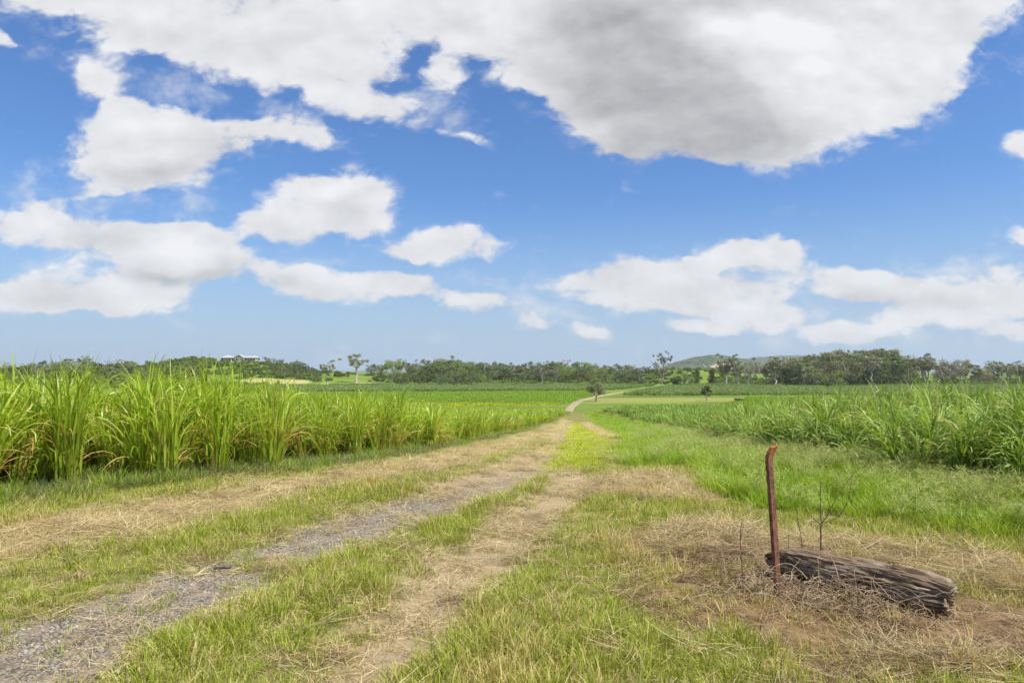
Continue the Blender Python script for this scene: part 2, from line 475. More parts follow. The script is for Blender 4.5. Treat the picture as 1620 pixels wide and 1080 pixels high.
def simple_mat(name, ca, cb, scale, rough=0.8, stretch=(1, 1, 1), bump=0.0, detail=6, coord='Object', lo=0.3, hi=0.7, spec=0.3):
    m, b = new_mat(name)
    out = b.n('ShaderNodeOutputMaterial')
    tc = b.v('MULTIPLY', b.n('ShaderNodeTexCoord').outputs[coord], stretch)
    nz = b.noise(tc, scale, detail, 0.62).outputs[0]
    pr = b.n('ShaderNodeBsdfPrincipled')
    b.set(pr.inputs['Base Color'], b.mix(b.ss(nz, lo, hi), ca, cb))
    pr.inputs['Roughness'].default_value = rough
    pr.inputs['Specular IOR Level'].default_value = spec
    if bump:
        bp = b.n('ShaderNodeBump'); bp.inputs['Strength'].default_value = 0.8; bp.inputs['Distance'].default_value = bump
        b.set(bp.inputs['Height'], nz); b.set(pr.inputs['Normal'], bp.outputs[0])
    m.node_tree.links.new(pr.outputs[0], out.inputs[0])
    return m


M_BARK_PALE = simple_mat("pale_bark", (0.30, 0.27, 0.22), (0.58, 0.54, 0.47), 1.2, stretch=(1, 1, .3))
M_BARK_GREY = simple_mat("grey_bark", (0.13, 0.11, 0.09), (0.28, 0.25, 0.21), 1.5, stretch=(1, 1, .3))
M_TWIG = simple_mat("dead_twig", (0.045, 0.035, 0.03), (0.11, 0.09, 0.075), 30)
M_VINE = simple_mat("dead_vine", (0.19, 0.13, 0.08), (0.45, 0.34, 0.225), 9, detail=3)
M_STONE = simple_mat("gravel_stone", (0.18, 0.16, 0.135), (0.42, 0.385, 0.335), 25, 0.75, detail=4)
M_WALL = simple_mat("white_weatherboard", (0.52, 0.50, 0.46), (0.60, 0.58, 0.54), 3)
M_ROOF = simple_mat("pale_metal_roof", (0.38, 0.38, 0.39), (0.45, 0.45, 0.46), 2, 0.45)
M_GABLE = simple_mat("brown_gable", (0.16, 0.13, 0.11), (0.22, 0.18, 0.15), 3)
M_GLASS = simple_mat("dark_window_glass", (0.03, 0.035, 0.04), (0.06, 0.065, 0.075), 2, 0.12, spec=0.5)


def log_material():
    m, b = new_mat("weathered_timber")
    out = b.n('ShaderNodeOutputMaterial')
    tc = b.n('ShaderNodeTexCoord').outputs['Object']
    g1 = b.noise(b.v('MULTIPLY', tc, (1.2, 22, 22)), 1.6, 7, 0.65).outputs[0]
    g2 = b.noise(b.v('MULTIPLY', tc, (2, 7, 7)), 1.3, 4, 0.6).outputs[0]
    crack = b.n('ShaderNodeAttribute', attribute_name='tone').outputs['Fac']
    c = b.mix(b.ss(g1, 0.35, 0.68), (0.07, 0.046, 0.031), (0.31, 0.22, 0.145))
    c = b.mix(b.ss(g2, 0.45, 0.7), c, (0.29, 0.24, 0.195))
    c = b.mix(b.ss(crack, 0.30, 0.05), c, (0.035, 0.024, 0.018))
    pr = b.n('ShaderNodeBsdfPrincipled'); b.set(pr.inputs['Base Color'], c)
    pr.inputs['Roughness'].default_value = 0.85; pr.inputs['Specular IOR Level'].default_value = 0.2
    bp = b.n('ShaderNodeBump'); bp.inputs['Distance'].default_value = 0.012; b.set(bp.inputs['Height'], g1)
    b.set(pr.inputs['Normal'], bp.outputs[0])
    m.node_tree.links.new(pr.outputs[0], out.inputs[0])
    return m


def rust_material():
    m, b = new_mat("rusty_iron")
    out = b.n('ShaderNodeOutputMaterial')
    tc = b.n('ShaderNodeTexCoord').outputs['Object']
    n1 = b.noise(tc, 14, 6, 0.65).outputs[0]
    n2 = b.noise(tc, 90, 4, 0.6).outputs[0]
    c = b.mix(b.ss(n1, 0.35, 0.65), (0.10, 0.046, 0.036), (0.215, 0.098, 0.066))
    c = b.mix(b.ss(n2, 0.58, 0.72), c, (0.36, 0.15, 0.065))
    sp = b.n('ShaderNodeSeparateXYZ'); b.set(sp.inputs[0], tc)
    c = b.mix(b.ss(sp.outputs[2], 1.02, 1.17, 0, 0.85), c, (0.40, 0.15, 0.055))
    pr = b.n('ShaderNodeBsdfPrincipled'); b.set(pr.inputs['Base Color'], c)
    pr.inputs['Roughness'].default_value = 0.8; pr.inputs['Specular IOR Level'].default_value = 0.25
    bp = b.n('ShaderNodeBump'); bp.inputs['Distance'].default_value = 0.003; b.set(bp.inputs['Height'], n2)
    b.set(pr.inputs['Normal'], bp.outputs[0])
    m.node_tree.links.new(pr.outputs[0], out.inputs[0])
    return m


# ------------------------------------------------------------------ ground zones (fixed on the ground, metres)
Z_STRAW = [gp([(-500, 1010), (-60, 890), (120, 868), (300, 830), (500, 782), (700, 745), (830, 705), (905, 668), (890, 660), (850, 684), (690, 720), (430, 762), (200, 800), (0, 838), (-300, 890)])]
Z_GRAVEL = [gp([(-300, 1060), (-80, 1000), (100, 962), (240, 915), (325, 880), (430, 845), (560, 806), (680, 778), (800, 745), (860, 732), (880, 742), (740, 800), (650, 842), (530, 880), (430, 918), (345, 962), (250, 1022), (165, 1090), (80, 1170), (-300, 1250)])]
Z_RUT = [gp([(440, 1120), (560, 1000), (620, 940), (700, 880), (780, 830), (860, 775), (900, 742), (940, 755), (930, 790), (870, 830), (800, 890), (760, 950), (700, 1010), (620, 1090), (560, 1180)]),
         gp([(680, 760), (760, 742), (860, 700), (895, 668), (903, 668), (890, 715), (860, 745), (760, 790), (680, 800)])]
Z_SOIL = [gp([(955, 925), (1040, 892), (1130, 875), (1215, 872), (1330, 885), (1500, 930), (1640, 940), (1700, 1000), (1600, 1060), (1420, 1040), (1290, 1040), (1170, 1005), (1060, 985), (990, 960)]),
          gp([(1240, 1040), (1330, 1030), (1400, 1060), (1390, 1120), (1280, 1110)])]
Z_HAY = [gp([(975, 855), (1060, 832), (1180, 838), (1330, 862), (1480, 880), (1660, 890), (1720, 950), (1500, 925), (1340, 885), (1200, 880), (1080, 890), (990, 890)]),
         gp([(960, 755), (1060, 748), (1125, 775), (1140, 800), (1030, 790), (930, 780)]),
         gp([(1330, 1000), (1640, 985), (1700, 1060), (1500, 1075), (1350, 1065)]),
         gp([(920, 668), (935, 668), (985, 690), (978, 735), (968, 735), (966, 700)])]
Z_LIME = [gp([(895, 672), (915, 670), (960, 688), (970, 735), (930, 742), (865, 745), (880, 710)])]
Z_TALL = [gp([(925, 652), (940, 668), (990, 690), (982, 740), (1090, 742), (1140, 782), (1210, 808), (1400, 822), (1540, 850), (1640, 862), (2000, 900), (2000, 800), (1640, 745), (1400, 722), (1200, 695), (1100, 680), (1000, 660), (950, 650)])]
P_CANE_L = np.concatenate([gp([(-700, 905), (-300, 850), (-60, 803), (120, 775), (260, 762), (430, 745), (560, 730), (690, 712), (780, 690), (850, 672), (892, 656)]), [[8, 104], [-140, 104], [-140, 9]]])
P_CANE_R = np.concatenate([gp([(956, 654), (1000, 664), (1060, 676), (1130, 700), (1200, 719), (1300, 742), (1400, 762), (1500, 780), (1620, 800), (1800, 830), (2100, 860)]), [[110, 40], [120, 112], [24, 118]]])


def zone(polys, x, y, width=0.25, warp=0.35, seed=1, sc=0.9):
    w = fbm(x, y, sc, 4, seed) * 2 * warp
    w = w * np.clip(y / 8, 1, 3)
    m = np.zeros(np.shape(x))
    for p in polys:
        m = np.maximum(m, 1 - sstep(sdf(x, y, p) + w, -width, width))
    return m


def masks(x, y):
    nearf = (y < 130)
    out = {}
    out['straw'] = zone(Z_STRAW, x, y, 0.5, 0.5, 31)
    out['gravel'] = zone(Z_GRAVEL, x, y, 0.25, 0.24, 32) * (1 - sstep(y, 8, 15) * 0.55) * np.clip(1.08 + fbm(x, y, .7, 4, 51) * 2.3, 0, 1)
    out['rut'] = zone(Z_RUT, x, y, 0.25, 0.22, 33)
    out['soil'] = zone(Z_SOIL, x, y, 0.22, 0.32, 34)
    out['hay'] = zone(Z_HAY, x, y, 0.2, 0.25, 35)
    out['lime'] = zone(Z_LIME, x, y, 0.6, 0.3, 36)
    out['tall'] = zone(Z_TALL, x, y, 0.35, 0.4, 37)
    out['cane'] = np.maximum(zone([P_CANE_L], x, y, 0.25, 0.1, 38), zone([P_CANE_R], x, y, 0.3, 0.1, 38))
    return out


# mid-distance fields, as outlines on the valley floor
FIELDS = {
    'lowgreen': gp([(200, 642), (560, 643), (830, 643), (897, 640), (915, 632), (960, 622), (930, 619), (700, 620), (450, 622), (200, 624)]),
    'band_left': gp([(380, 619), (600, 619.5), (800, 618.6), (955, 618), (1000, 614.5), (1036, 609.5), (960, 606.6), (860, 606), (700, 609.5), (560, 611), (380, 612)]),
    'band_left_up': gp([(520, 610.5), (700, 609), (850, 605.6), (800, 605.2), (640, 608), (520, 609)]),
    'band_right': gp([(985, 625.5), (1100, 626), (1370, 625.2), (1330, 619), (1290, 609), (1180, 608.5), (1060, 609)]),
    'band_far_right': gp([(1376, 628), (1500, 627.5), (1780, 626), (1780, 605), (1560, 604.5), (1450, 607), (1300, 608.5), (1340, 618)]),
    'right_green': gp([(1120, 642), (1640, 642), (1800, 640), (1780, 630), (1400, 629.5), (1180, 628), (1170, 634)]),
    'mown': gp([(925, 633), (945, 630), (1010, 629), (1180, 629.5), (1178, 634.5), (1000, 636), (940, 638)]),
}


# ------------------------------------------------------------------ ground sheet
def ground_material():
    m, b = new_mat("ground")
    out = b.n('ShaderNodeOutputMaterial')
    A = lambda n: b.n('ShaderNodeAttribute', attribute_name=n).outputs['Fac']
    tc = b.n('ShaderNodeTexCoord').outputs['Object']
    n_f = b.noise(tc, 38, 6, 0.7).outputs[0]
    n_m = b.noise(tc, 6, 5, 0.6).outputs[0]
    n_l = b.noise(tc, 0.9, 5, 0.6).outputs[0]
    n_fib = b.noise(b.v('MULTIPLY', tc, (1.0, 3.2, 1)), 55, 4, 0.7, 1.0).outputs[0]
    thatch = b.mix(b.ss(n_m, 0.35, 0.65), (0.13, 0.15, 0.035), (0.26, 0.22, 0.095))
    thatch = b.mix(b.ss(n_f, 0.5, 0.75), thatch, (0.22, 0.28, 0.06))
    straw = b.mix(b.ss(n_fib, 0.35, 0.66), (0.25, 0.195, 0.095), (0.51, 0.42, 0.225))
    straw = b.mix(b.ss(n_l, 0.45, 0.62, 0, 0.6), straw, (0.34, 0.29, 0.12))
    soil = b.mix(b.ss(n_m, 0.3, 0.7), (0.125, 0.078, 0.042), (0.25, 0.165, 0.09))
    soil = b.mix(b.ss(n_fib, 0.52, 0.72), soil, (0.42, 0.30, 0.18))
    rut = b.mix(b.ss(n_fib, 0.40, 0.66), (0.27, 0.20, 0.13), (0.46, 0.37, 0.22))
    vo = b.n('ShaderNodeTexVoronoi', feature='F1'); b.set(vo.inputs['Vector'], tc); vo.inputs['Scale'].default_value = 48
    vc = b.n('ShaderNodeSeparateColor'); b.set(vc.inputs[0], vo.outputs['Color'])
    stone = b.mix(vc.outputs[0], (0.175, 0.145, 0.105), (0.38, 0.33, 0.255))
    stone = b.mix(b.ss(vo.outputs['Distance'], 0.35, 0.7), stone, (0.11, 0.09, 0.075))
    grav = b.mix(b.ss(n_m, 0.45, 0.68, 0, 0.75), stone, (0.33, 0.26, 0.18))
    lush = b.mix(n_m, (0.10, 0.18, 0.02), (0.20, 0.31, 0.035))
    lime = b.mix(b.ss(n_m, 0.3, 0.7), (0.27, 0.34, 0.03), (0.42, 0.44, 0.06))
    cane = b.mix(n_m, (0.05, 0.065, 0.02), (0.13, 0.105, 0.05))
    c = thatch
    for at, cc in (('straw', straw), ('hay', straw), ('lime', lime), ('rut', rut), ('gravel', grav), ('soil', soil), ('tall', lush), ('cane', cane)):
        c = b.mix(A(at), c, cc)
    # valley and hill pasture with its own patches
    n_h = b.noise(tc, 0.035, 5, 0.6).outputs[0]
    n_h2 = b.noise(tc, 0.35, 5, 0.7).outputs[0]
    past = b.mix(b.ss(n_h, 0.35, 0.65), (0.095, 0.145, 0.022), (0.17, 0.25, 0.03))
    past = b.mix(b.ss(n_h2, 0.5, 0.75), past, (0.10, 0.135, 0.03))
    past = b.mix(A('mown'), past, b.mix(n_h2, (0.17, 0.21, 0.045), (0.29, 0.26, 0.085)))
    past = b.mix(A('tan'), past, b.mix(n_h2, (0.36, 0.33, 0.12), (0.40, 0.38, 0.14)))
    c = b.mix(A('valley'), c, past)
    pr = b.n('ShaderNodeBsdfPrincipled'); b.set(pr.inputs['Base Color'], c)
    pr.inputs['Roughness'].default_value = 0.95; pr.inputs['Specular IOR Level'].default_value = 0.1
    hgt = b.m('ADD', b.m('MULTIPLY', n_fib, 0.6), b.m('MULTIPLY', b.m('MULTIPLY', A('gravel'), b.m('SUBTRACT', 1.0, vo.outputs['Distance'])), 0.8))
    bp = b.n('ShaderNodeBump'); bp.inputs['Distance'].default_value = 0.02; bp.inputs['Strength'].default_value = 0.7
    b.set(bp.inputs['Height'], hgt); b.set(pr.inputs['Normal'], bp.outputs[0])
    m.node_tree.links.new(pr.outputs[0], out.inputs[0])
    return m


def build_ground():
    def axis(f0, f1, step, lo, hi, g):
        a = list(np.arange(f0, f1, step)); s = step
        while a[-1] < hi: s *= g; a.append(a[-1] + s)
        s = step; l = [f0]
        while l[-1] > lo: s *= g; l.append(l[-1] - s)
        return np.array(sorted(set(np.round(l[1:] + a, 4))))
    xs = axis(-9, 9, 0.07, -7000, 7000, 1.045)
    ya = [1.5]
    while ya[-1] < 7000: ya.append(ya[-1] + max(0.05, ya[-1] * (0.0085 if ya[-1] < 700 else 0.05)))
    ys = np.array([-200, -60, -20, -8, -3, 0, 0.8] + ya)
    X, Y = np.meshgrid(xs, ys)
    x, y = X.ravel(), Y.ravel()
    z = terrain(x, y)
    sel = y < 130
    at = {k: np.zeros(len(x)) for k in ('straw', 'gravel', 'rut', 'soil', 'hay', 'lime', 'tall', 'cane')}
    mk = masks(x[sel], y[sel])
    for k in at: at[k][sel] = mk[k]
    z = z - 0.05 * at['gravel'] - 0.05 * at['rut'] + 0.05 * at['hay'] * (0.5 + fbm(x, y, .5, 3, 61))
    z = z + at['soil'] * fbm(x, y, 0.22, 4, 62) * 0.09
    at['valley'] = sstep(y, 95, 118)
    at['mown'] = 1 - sstep(sdf(x, y, FIELDS['mown']), -2, 3)
    px = 810 + F * x / np.maximum(y, 20)
    tan = np.zeros(len(x))
    for poly in TAN: tan = np.maximum(tan, 1 - sstep(sdf(x, y, poly) + fbm(x, y, 8, 3, 9) * 6, -2, 2))
    at['tan'] = tan
    nx, ny = len(xs), len(ys)
    i, j = np.meshgrid(np.arange(nx - 1), np.arange(ny - 1))
    k = (j * nx + i).ravel()
    me = mesh_np("ground", np.stack([x, y, z], 1), np.stack([k, k + 1, k + 1 + nx, k + nx], 1), [ground_material()], at, True)
    tag(obj("ground", me), kind='structure')


TAN = [gp([(350, 606), (385, 600.5), (430, 598.2), (470, 600), (495, 604.5), (470, 607), (400, 607.5)]),
       gp([(505, 607), (560, 604.8), (600, 605), (640, 607.5), (560, 608.2)])]
build_ground()


def dz_near(x, y):
    mk = masks(x, y)
    return -0.05 * mk['gravel'] - 0.05 * mk['rut'] + 0.05 * mk['hay'] * (0.5 + fbm(x, y, .5, 3, 61)) + mk['soil'] * fbm(x, y, 0.22, 4, 62) * 0.09, mk


# ------------------------------------------------------------------ the pale dirt track winding across the valley
def ribbon(name, px_pts, widths, mat, lift=0.08):
    c = gp(px_pts)
    t = np.linspace(0, len(c) - 1, 90)
    cx, cy = np.interp(t, range(len(c)), c[:, 0]), np.interp(t, range(len(c)), c[:, 1])
    for _ in range(4):
        cx[1:-1] = (cx[:-2] + 2 * cx[1:-1] + cx[2:]) / 4; cy[1:-1] = (cy[:-2] + 2 * cy[1:-1] + cy[2:]) / 4
    w = np.interp(t, range(len(c)), widths) * (1 + fbm(t, t * 0, 6, 2, 3) * 0.5)
    dx, dy = np.gradient(cx), np.gradient(cy); L = np.hypot(dx, dy)
    nx, ny = -dy / L, dx / L
    V = []
    K = 5
    for q in range(K):
        o = (q / (K - 1) - 0.5) * w
        X, Y = cx + nx * o, cy + ny * o
        V.append(np.stack([X, Y, terrain(X, Y) + lift - (0.07 if q in (0, K - 1) else 0)], 1))
    V = np.stack(V, 1).reshape(-1, 3)
    i, j = np.meshgrid(np.arange(K - 1), np.arange(len(t) - 1)); k = (j * K + i).ravel()
    me = mesh_np(name, V, np.stack([k, k + 1, k + 1 + K, k + K], 1), [mat], None, True)
    return tag(obj(name, me), kind='structure')


M_TRACK = simple_mat("track_dirt", (0.25, 0.205, 0.12), (0.37, 0.305, 0.19), 0.6, 0.95)
ribbon("track", [(898, 652), (903, 644), (912, 637), (925, 631.5), (945, 627), (965, 623.5), (975, 621.6), (992, 619)], [1.5, 1.6, 2.0, 2.3, 2.5, 2.9, 3.2, 2.6], M_TRACK)


# ------------------------------------------------------------------ instancing of countless plants
def scatter(name, pts, rot, scl, idx, tint, protos, label, cat):
    pc = bpy.data.collections.new(name + "_kinds")
    for i, me in enumerate(protos):
        o = bpy.data.objects.new(f"{name}_{i:02d}", me); pc.objects.link(o)
    me = bpy.data.meshes.new(name)
    me.vertices.add(len(pts)); me.vertices.foreach_set('co', np.asarray(pts, np.float32).ravel())
    for an, ty, v, key in (('rot', 'FLOAT_VECTOR', rot, 'vector'), ('scl', 'FLOAT_VECTOR', scl, 'vector'), ('idx', 'INT', idx, 'value'), ('tint', 'FLOAT', tint, 'value')):
        a = me.attributes.new(an, ty, 'POINT')
        a.data.foreach_set(key, np.asarray(v, np.int32 if ty == 'INT' else np.float32).ravel())
    o = obj(name, me)
    ng = bpy.data.node_groups.new(name, 'GeometryNodeTree')
    ng.interface.new_socket("Geometry", in_out='INPUT', socket_type='NodeSocketGeometry')
    ng.interface.new_socket("Geometry", in_out='OUTPUT', socket_type='NodeSocketGeometry')
    gi, go = ng.nodes.new('NodeGroupInput'), ng.nodes.new('NodeGroupOutput')
    ip = ng.nodes.new('GeometryNodeInstanceOnPoints'); ci = ng.nodes.new('GeometryNodeCollectionInfo')
    ci.inputs['Collection'].default_value = pc
    ci.inputs['Separate Children'].default_value = True; ci.inputs['Reset Children'].default_value = True
    def na(n, dt):
        k = ng.nodes.new('GeometryNodeInputNamedAttribute'); k.data_type = dt; k.inputs['Name'].default_value = n
        return k.outputs['Attribute']
    L = ng.links.new
    L(gi.outputs[0], ip.inputs['Points']); L(ci.outputs[0], ip.inputs['Instance'])
    ip.inputs['Pick Instance'].default_value = True
    L(na('idx', 'INT'), ip.inputs['Instance Index'])
    e2r = ng.nodes.new('FunctionNodeEulerToRotation'); L(na('rot', 'FLOAT_VECTOR'), e2r.inputs[0])
    L(e2r.outputs[0], ip.inputs['Rotation']); L(na('scl', 'FLOAT_VECTOR'), ip.inputs['Scale'])
    L(ip.outputs[0], go.inputs[0])
    mod = o.modifiers.new("plants", 'NODES'); mod.node_group = ng
    return tag(o, label, cat, kind='stuff')


def rots(n, tilt=0.15):
    return np.stack([RNG.normal(0, tilt, n), RNG.normal(0, tilt, n), RNG.random(n) * 2 * math.pi], 1)


def scl3(s, zs=None):
    s = np.asarray(s, float)
    return np.stack([s, s, s if zs is None else zs], 1)


# ---- prototypes
def tuft(n, rad, h0, h1, w, mat, spread=0.5, bend=1.3, S=3, name='tuft', dryp=0.0):
    a = Acc()
    r = rad * np.sqrt(RNG.random(n)); t = RNG.random(n) * 6.283
    root = np.stack([r * np.cos(t), r * np.sin(t), np.full(n, -0.01)], 1)
    L = RNG.uniform(h0, h1, n)
    yaw = t + RNG.normal(0, 0.9, n)
    dry = (RNG.random(n) < dryp).astype(float)
    blades(a, root, yaw, L, RNG.uniform(0.7, 1.3, n) * w, np.abs(RNG.normal(0.1, spread * 0.6, n)), RNG.uniform(0.2, bend, n), S, 1.4, None, dry)
    return a.mesh(name, [mat])


def litter(n, rad, l0, l1, w, name='straw_litter', mat=None, up=0.03):
    a = Acc()
    r = rad * np.sqrt(RNG.random(n)); t = RNG.random(n) * 6.283
    root = np.stack([r * np.cos(t), r * np.sin(t), RNG.random(n) * up], 1)
    blades(a, root, RNG.random(n) * 6.283, RNG.uniform(l0, l1, n), RNG.uniform(.6, 1.4, n) * w, RNG.normal(1.45, 0.16, n), RNG.normal(0.1, 0.25, n), 3, 1.2, None, 0.0, 0, 0.3)
    return a.mesh(name, [mat or M_STRAW])


def build_near_grass():
    protos = [tuft(42, .08, .035, .10, .0046, M_GRASS, .7, 1.5, name='grass_tuft', dryp=.16) for _ in range(4)]
    protos += [tuft(30, .09, .03, .08, .0045, M_GRASS, 1.2, 1.6, name='cropped_tuft', dryp=.35) for _ in range(2)]
    protos += [litter(26, .11, .06, .20, .0040) for _ in range(3)]
    protos += [tuft(30, .08, .09, .20, .0052, M_GRASS, .7, 1.7, 4, name='long_tuft', dryp=.10) for _ in range(2)]
    protos += [tuft(34, .06, .04, .10, .0045, M_STRAW, .5, 1.0, 3, name='stubble') for _ in range(2)]
    protos += [tuft(44, .085, .03, .07, .0050, M_LIME, .7, 1.3, 3, name='fresh_tuft') for _ in range(2)]
    protos += [litter(26, .11, .05, .17, .0040, 'brown_litter', M_BROWN) for _ in range(2)]

    def cand(y0, y1, dens):
        A = 0.92 * (y1 * y1 - y0 * y0) + 3 * (y1 - y0)
        n = int(A * dens)
        y = np.sqrt(RNG.random(n) * (y1 * y1 - y0 * y0) + y0 * y0)
        x = (RNG.random(n) * 2 - 1) * (0.92 * y + 1.5)
        return x, y
    P, RT, SC, IX, TN = [], [], [], [], []
    for y0, y1, dens, gs in ((2.4, 5.5, 420, 1.0), (5.5, 9, 300, 1.05), (9, 16, 150, 1.25), (16, 30, 60, 1.7), (30, 60, 14, 2.3), (60, 100, 5, 2.8)):
        x, y = cand(y0, y1, dens)
        dzz, mk = dz_near(x, y)
        z = terrain(x, y) + dzz
        n = len(x)
        u = RNG.random(n)
        patch = fbm(x, y, 1.1, 4, 71) * 2
        patch2 = fbm(x, y, 0.35, 3, 72) * 2
        dryness = np.clip(0.15 + patch * 0.55 + patch2 * .35 + 0.75 * mk['straw'] + 0.8 * mk['hay'] + 0.30 * mk['rut'] + 0.35 * mk['soil'] - 0.5 * mk['lime'] + sstep(x, -1, 3) * sstep(y, 4, 7) * .12, 0, 1)
        keep = np.ones(n) * (0.80 + patch2 * .4)
        keep *= 1 - 0.94 * mk['gravel']; keep *= 1 - 0.84 * mk['rut'] * (1 - 0.5 * (patch > .35)); keep *= 1 - 0.86 * mk['soil'] * np.clip(.8 + patch * .8, .4, 1)
        keep *= 1 - 0.45 * mk['straw']; keep *= 1 - mk['cane']; keep *= 1 - 0.75 * mk['tall']
        k = u < keep
        x, y, z, dryness, patch, patch2 = x[k], y[k], z[k], dryness[k], patch[k], patch2[k]
        m = {q: v[k] for q, v in mk.items()}
        n = len(x); v = RNG.random(n)
        drylit = np.clip(0.12 + 0.6 * m['straw'] + 0.62 * m['hay'] + 0.72 * m['rut'] + .28 * m['soil'] + 0.5 * m['gravel'] + patch2 * .15, 0, .92)
        idx = np.where(v < drylit, 6 + RNG.integers(0, 3, n), RNG.integers(0, 6, n))
        st = RNG.random(n) < (0.35 * np.clip(dryness - 0.3, 0, 1) + .04)
        idx = np.where(st & (idx < 6), 11 + RNG.integers(0, 2, n), idx)
        lg = (RNG.random(n) < np.clip(0.10 + patch * 0.6 - m['straw'] - m['gravel'] * .5, 0.01, .5) * (y < 12)) & (idx < 6)
        idx = np.where(lg, 9 + RNG.integers(0, 2, n), idx)
        bl = (idx >= 6) & (idx < 9) & (RNG.random(n) < .92 * m['soil'] + .15)
        idx = np.where(bl, 15 + RNG.integers(0, 2, n), idx)
        lm = (RNG.random(n) < m['lime'] * .8)
        idx = np.where(lm, 13 + RNG.integers(0, 2, n), idx)
        s = gs * RNG.uniform(0.7, 1.35, n) * np.where(idx < 6, 1 + patch * 0.45, 1)
        s = np.where((idx >= 6) & (idx < 9), s * .95, s)
        zs = s * np.where(y > 16, 1 / gs * 1.15, 1)
        P.append(np.stack([x, y, z - 0.004], 1)); RT.append(rots(n, .12)); SC.append(scl3(s, zs)); IX.append(idx)
        TN.append(dryness)
    P = np.concatenate(P); print("near grass", len(P))
    scatter("grass", P, np.concatenate(RT), np.concatenate(SC), np.concatenate(IX), np.concatenate(TN), protos,
            "mown green and straw coloured grass covering the verge and the strips between the wheel ruts", "grass")

    # fallen hay lying in loose swathes
    hp = [litter(60, .16, .10, .34, .0042, 'hay_swathe', M_STRAW, .07) for _ in range(4)] + [litter(60, .16, .08, .30, .0042, 'hay_swathe', M_BROWN, .07) for _ in range(3)]
    x, y = [], []
    for y0, y1, dens in ((3, 9, 60), (9, 16, 26), (16, 36, 9)):
        a, c = cand(y0, y1, dens); x.append(a); y.append(c)
    x, y = np.concatenate(x), np.concatenate(y)
    dzz, mk = dz_near(x, y)
    w = np.clip(.95 * mk['hay'] + .6 * mk['straw'] + .03 * mk['soil'] + .25 * mk['rut'] + .04, 0, 1) * np.clip(.5 + fbm(x, y, .5, 3, 81) * 3, 0, 1) * (1 - mk['cane']) * (1 - mk['tall'])
    k = RNG.random(len(x)) < w
    br = RNG.random(int(k.sum())) < np.clip(1.2 * mk['soil'][k] + .25, 0, 1)
    x, y, z = x[k], y[k], (terrain(x, y) + dzz)[k]; n = len(x)
    scatter("cut_hay", np.stack([x, y, z + .004], 1), rots(n, .15), scl3(RNG.uniform(.6, 1.2, n)), np.where(br, 4 + RNG.integers(0, 3, n), RNG.integers(0, 4, n)), np.zeros(n), hp,
            "dry brown and straw coloured cut hay lying along the edge of the crop and behind the log", "hay")

    # gravel
    gpz = []
    for k in range(4):
        ph = np.linspace(0, math.pi, 5); th = np.linspace(0, 2 * math.pi, 7)[:-1]
        V = np.array([(math.sin(a) * math.cos(c), math.sin(a) * math.sin(c), math.cos(a)) for a in ph for c in th]) * (RNG.uniform(.65, 1.25, (30, 1)))
        V[:, 2] *= .6
        Fc = [(i * 6 + j, i * 6 + (j + 1) % 6, (i + 1) * 6 + (j + 1) % 6, (i + 1) * 6 + j) for i in range(4) for j in range(6)]
        gpz.append(mesh_np('pebble', V * .01, Fc, [M_STONE], None, False))
    x, y = cand(2.6, 13, 900)
    dzz, mk = dz_near(x, y)
    k = RNG.random(len(x)) < np.clip(mk['gravel'] ** 1.5 * .95 + .02 * mk['rut'] + .004, 0, 1) * np.clip(.45 + fbm(x, y, .4, 3, 82) * 3, 0.02, 1)
    x, y, z = x[k], y[k], (terrain(x, y) + dzz)[k]; n = len(x); print("gravel", n)
    s = RNG.lognormal(-.15, .42, n)
    scatter("gravel", np.stack([x, y, z + .001], 1), rots(n, .5), scl3(np.clip(s, .3, 2.6)), RNG.integers(0, 4, n), np.zeros(n), gpz,
            "loose grey gravel showing through in the left wheel rut of the track", "gravel")


build_near_grass()


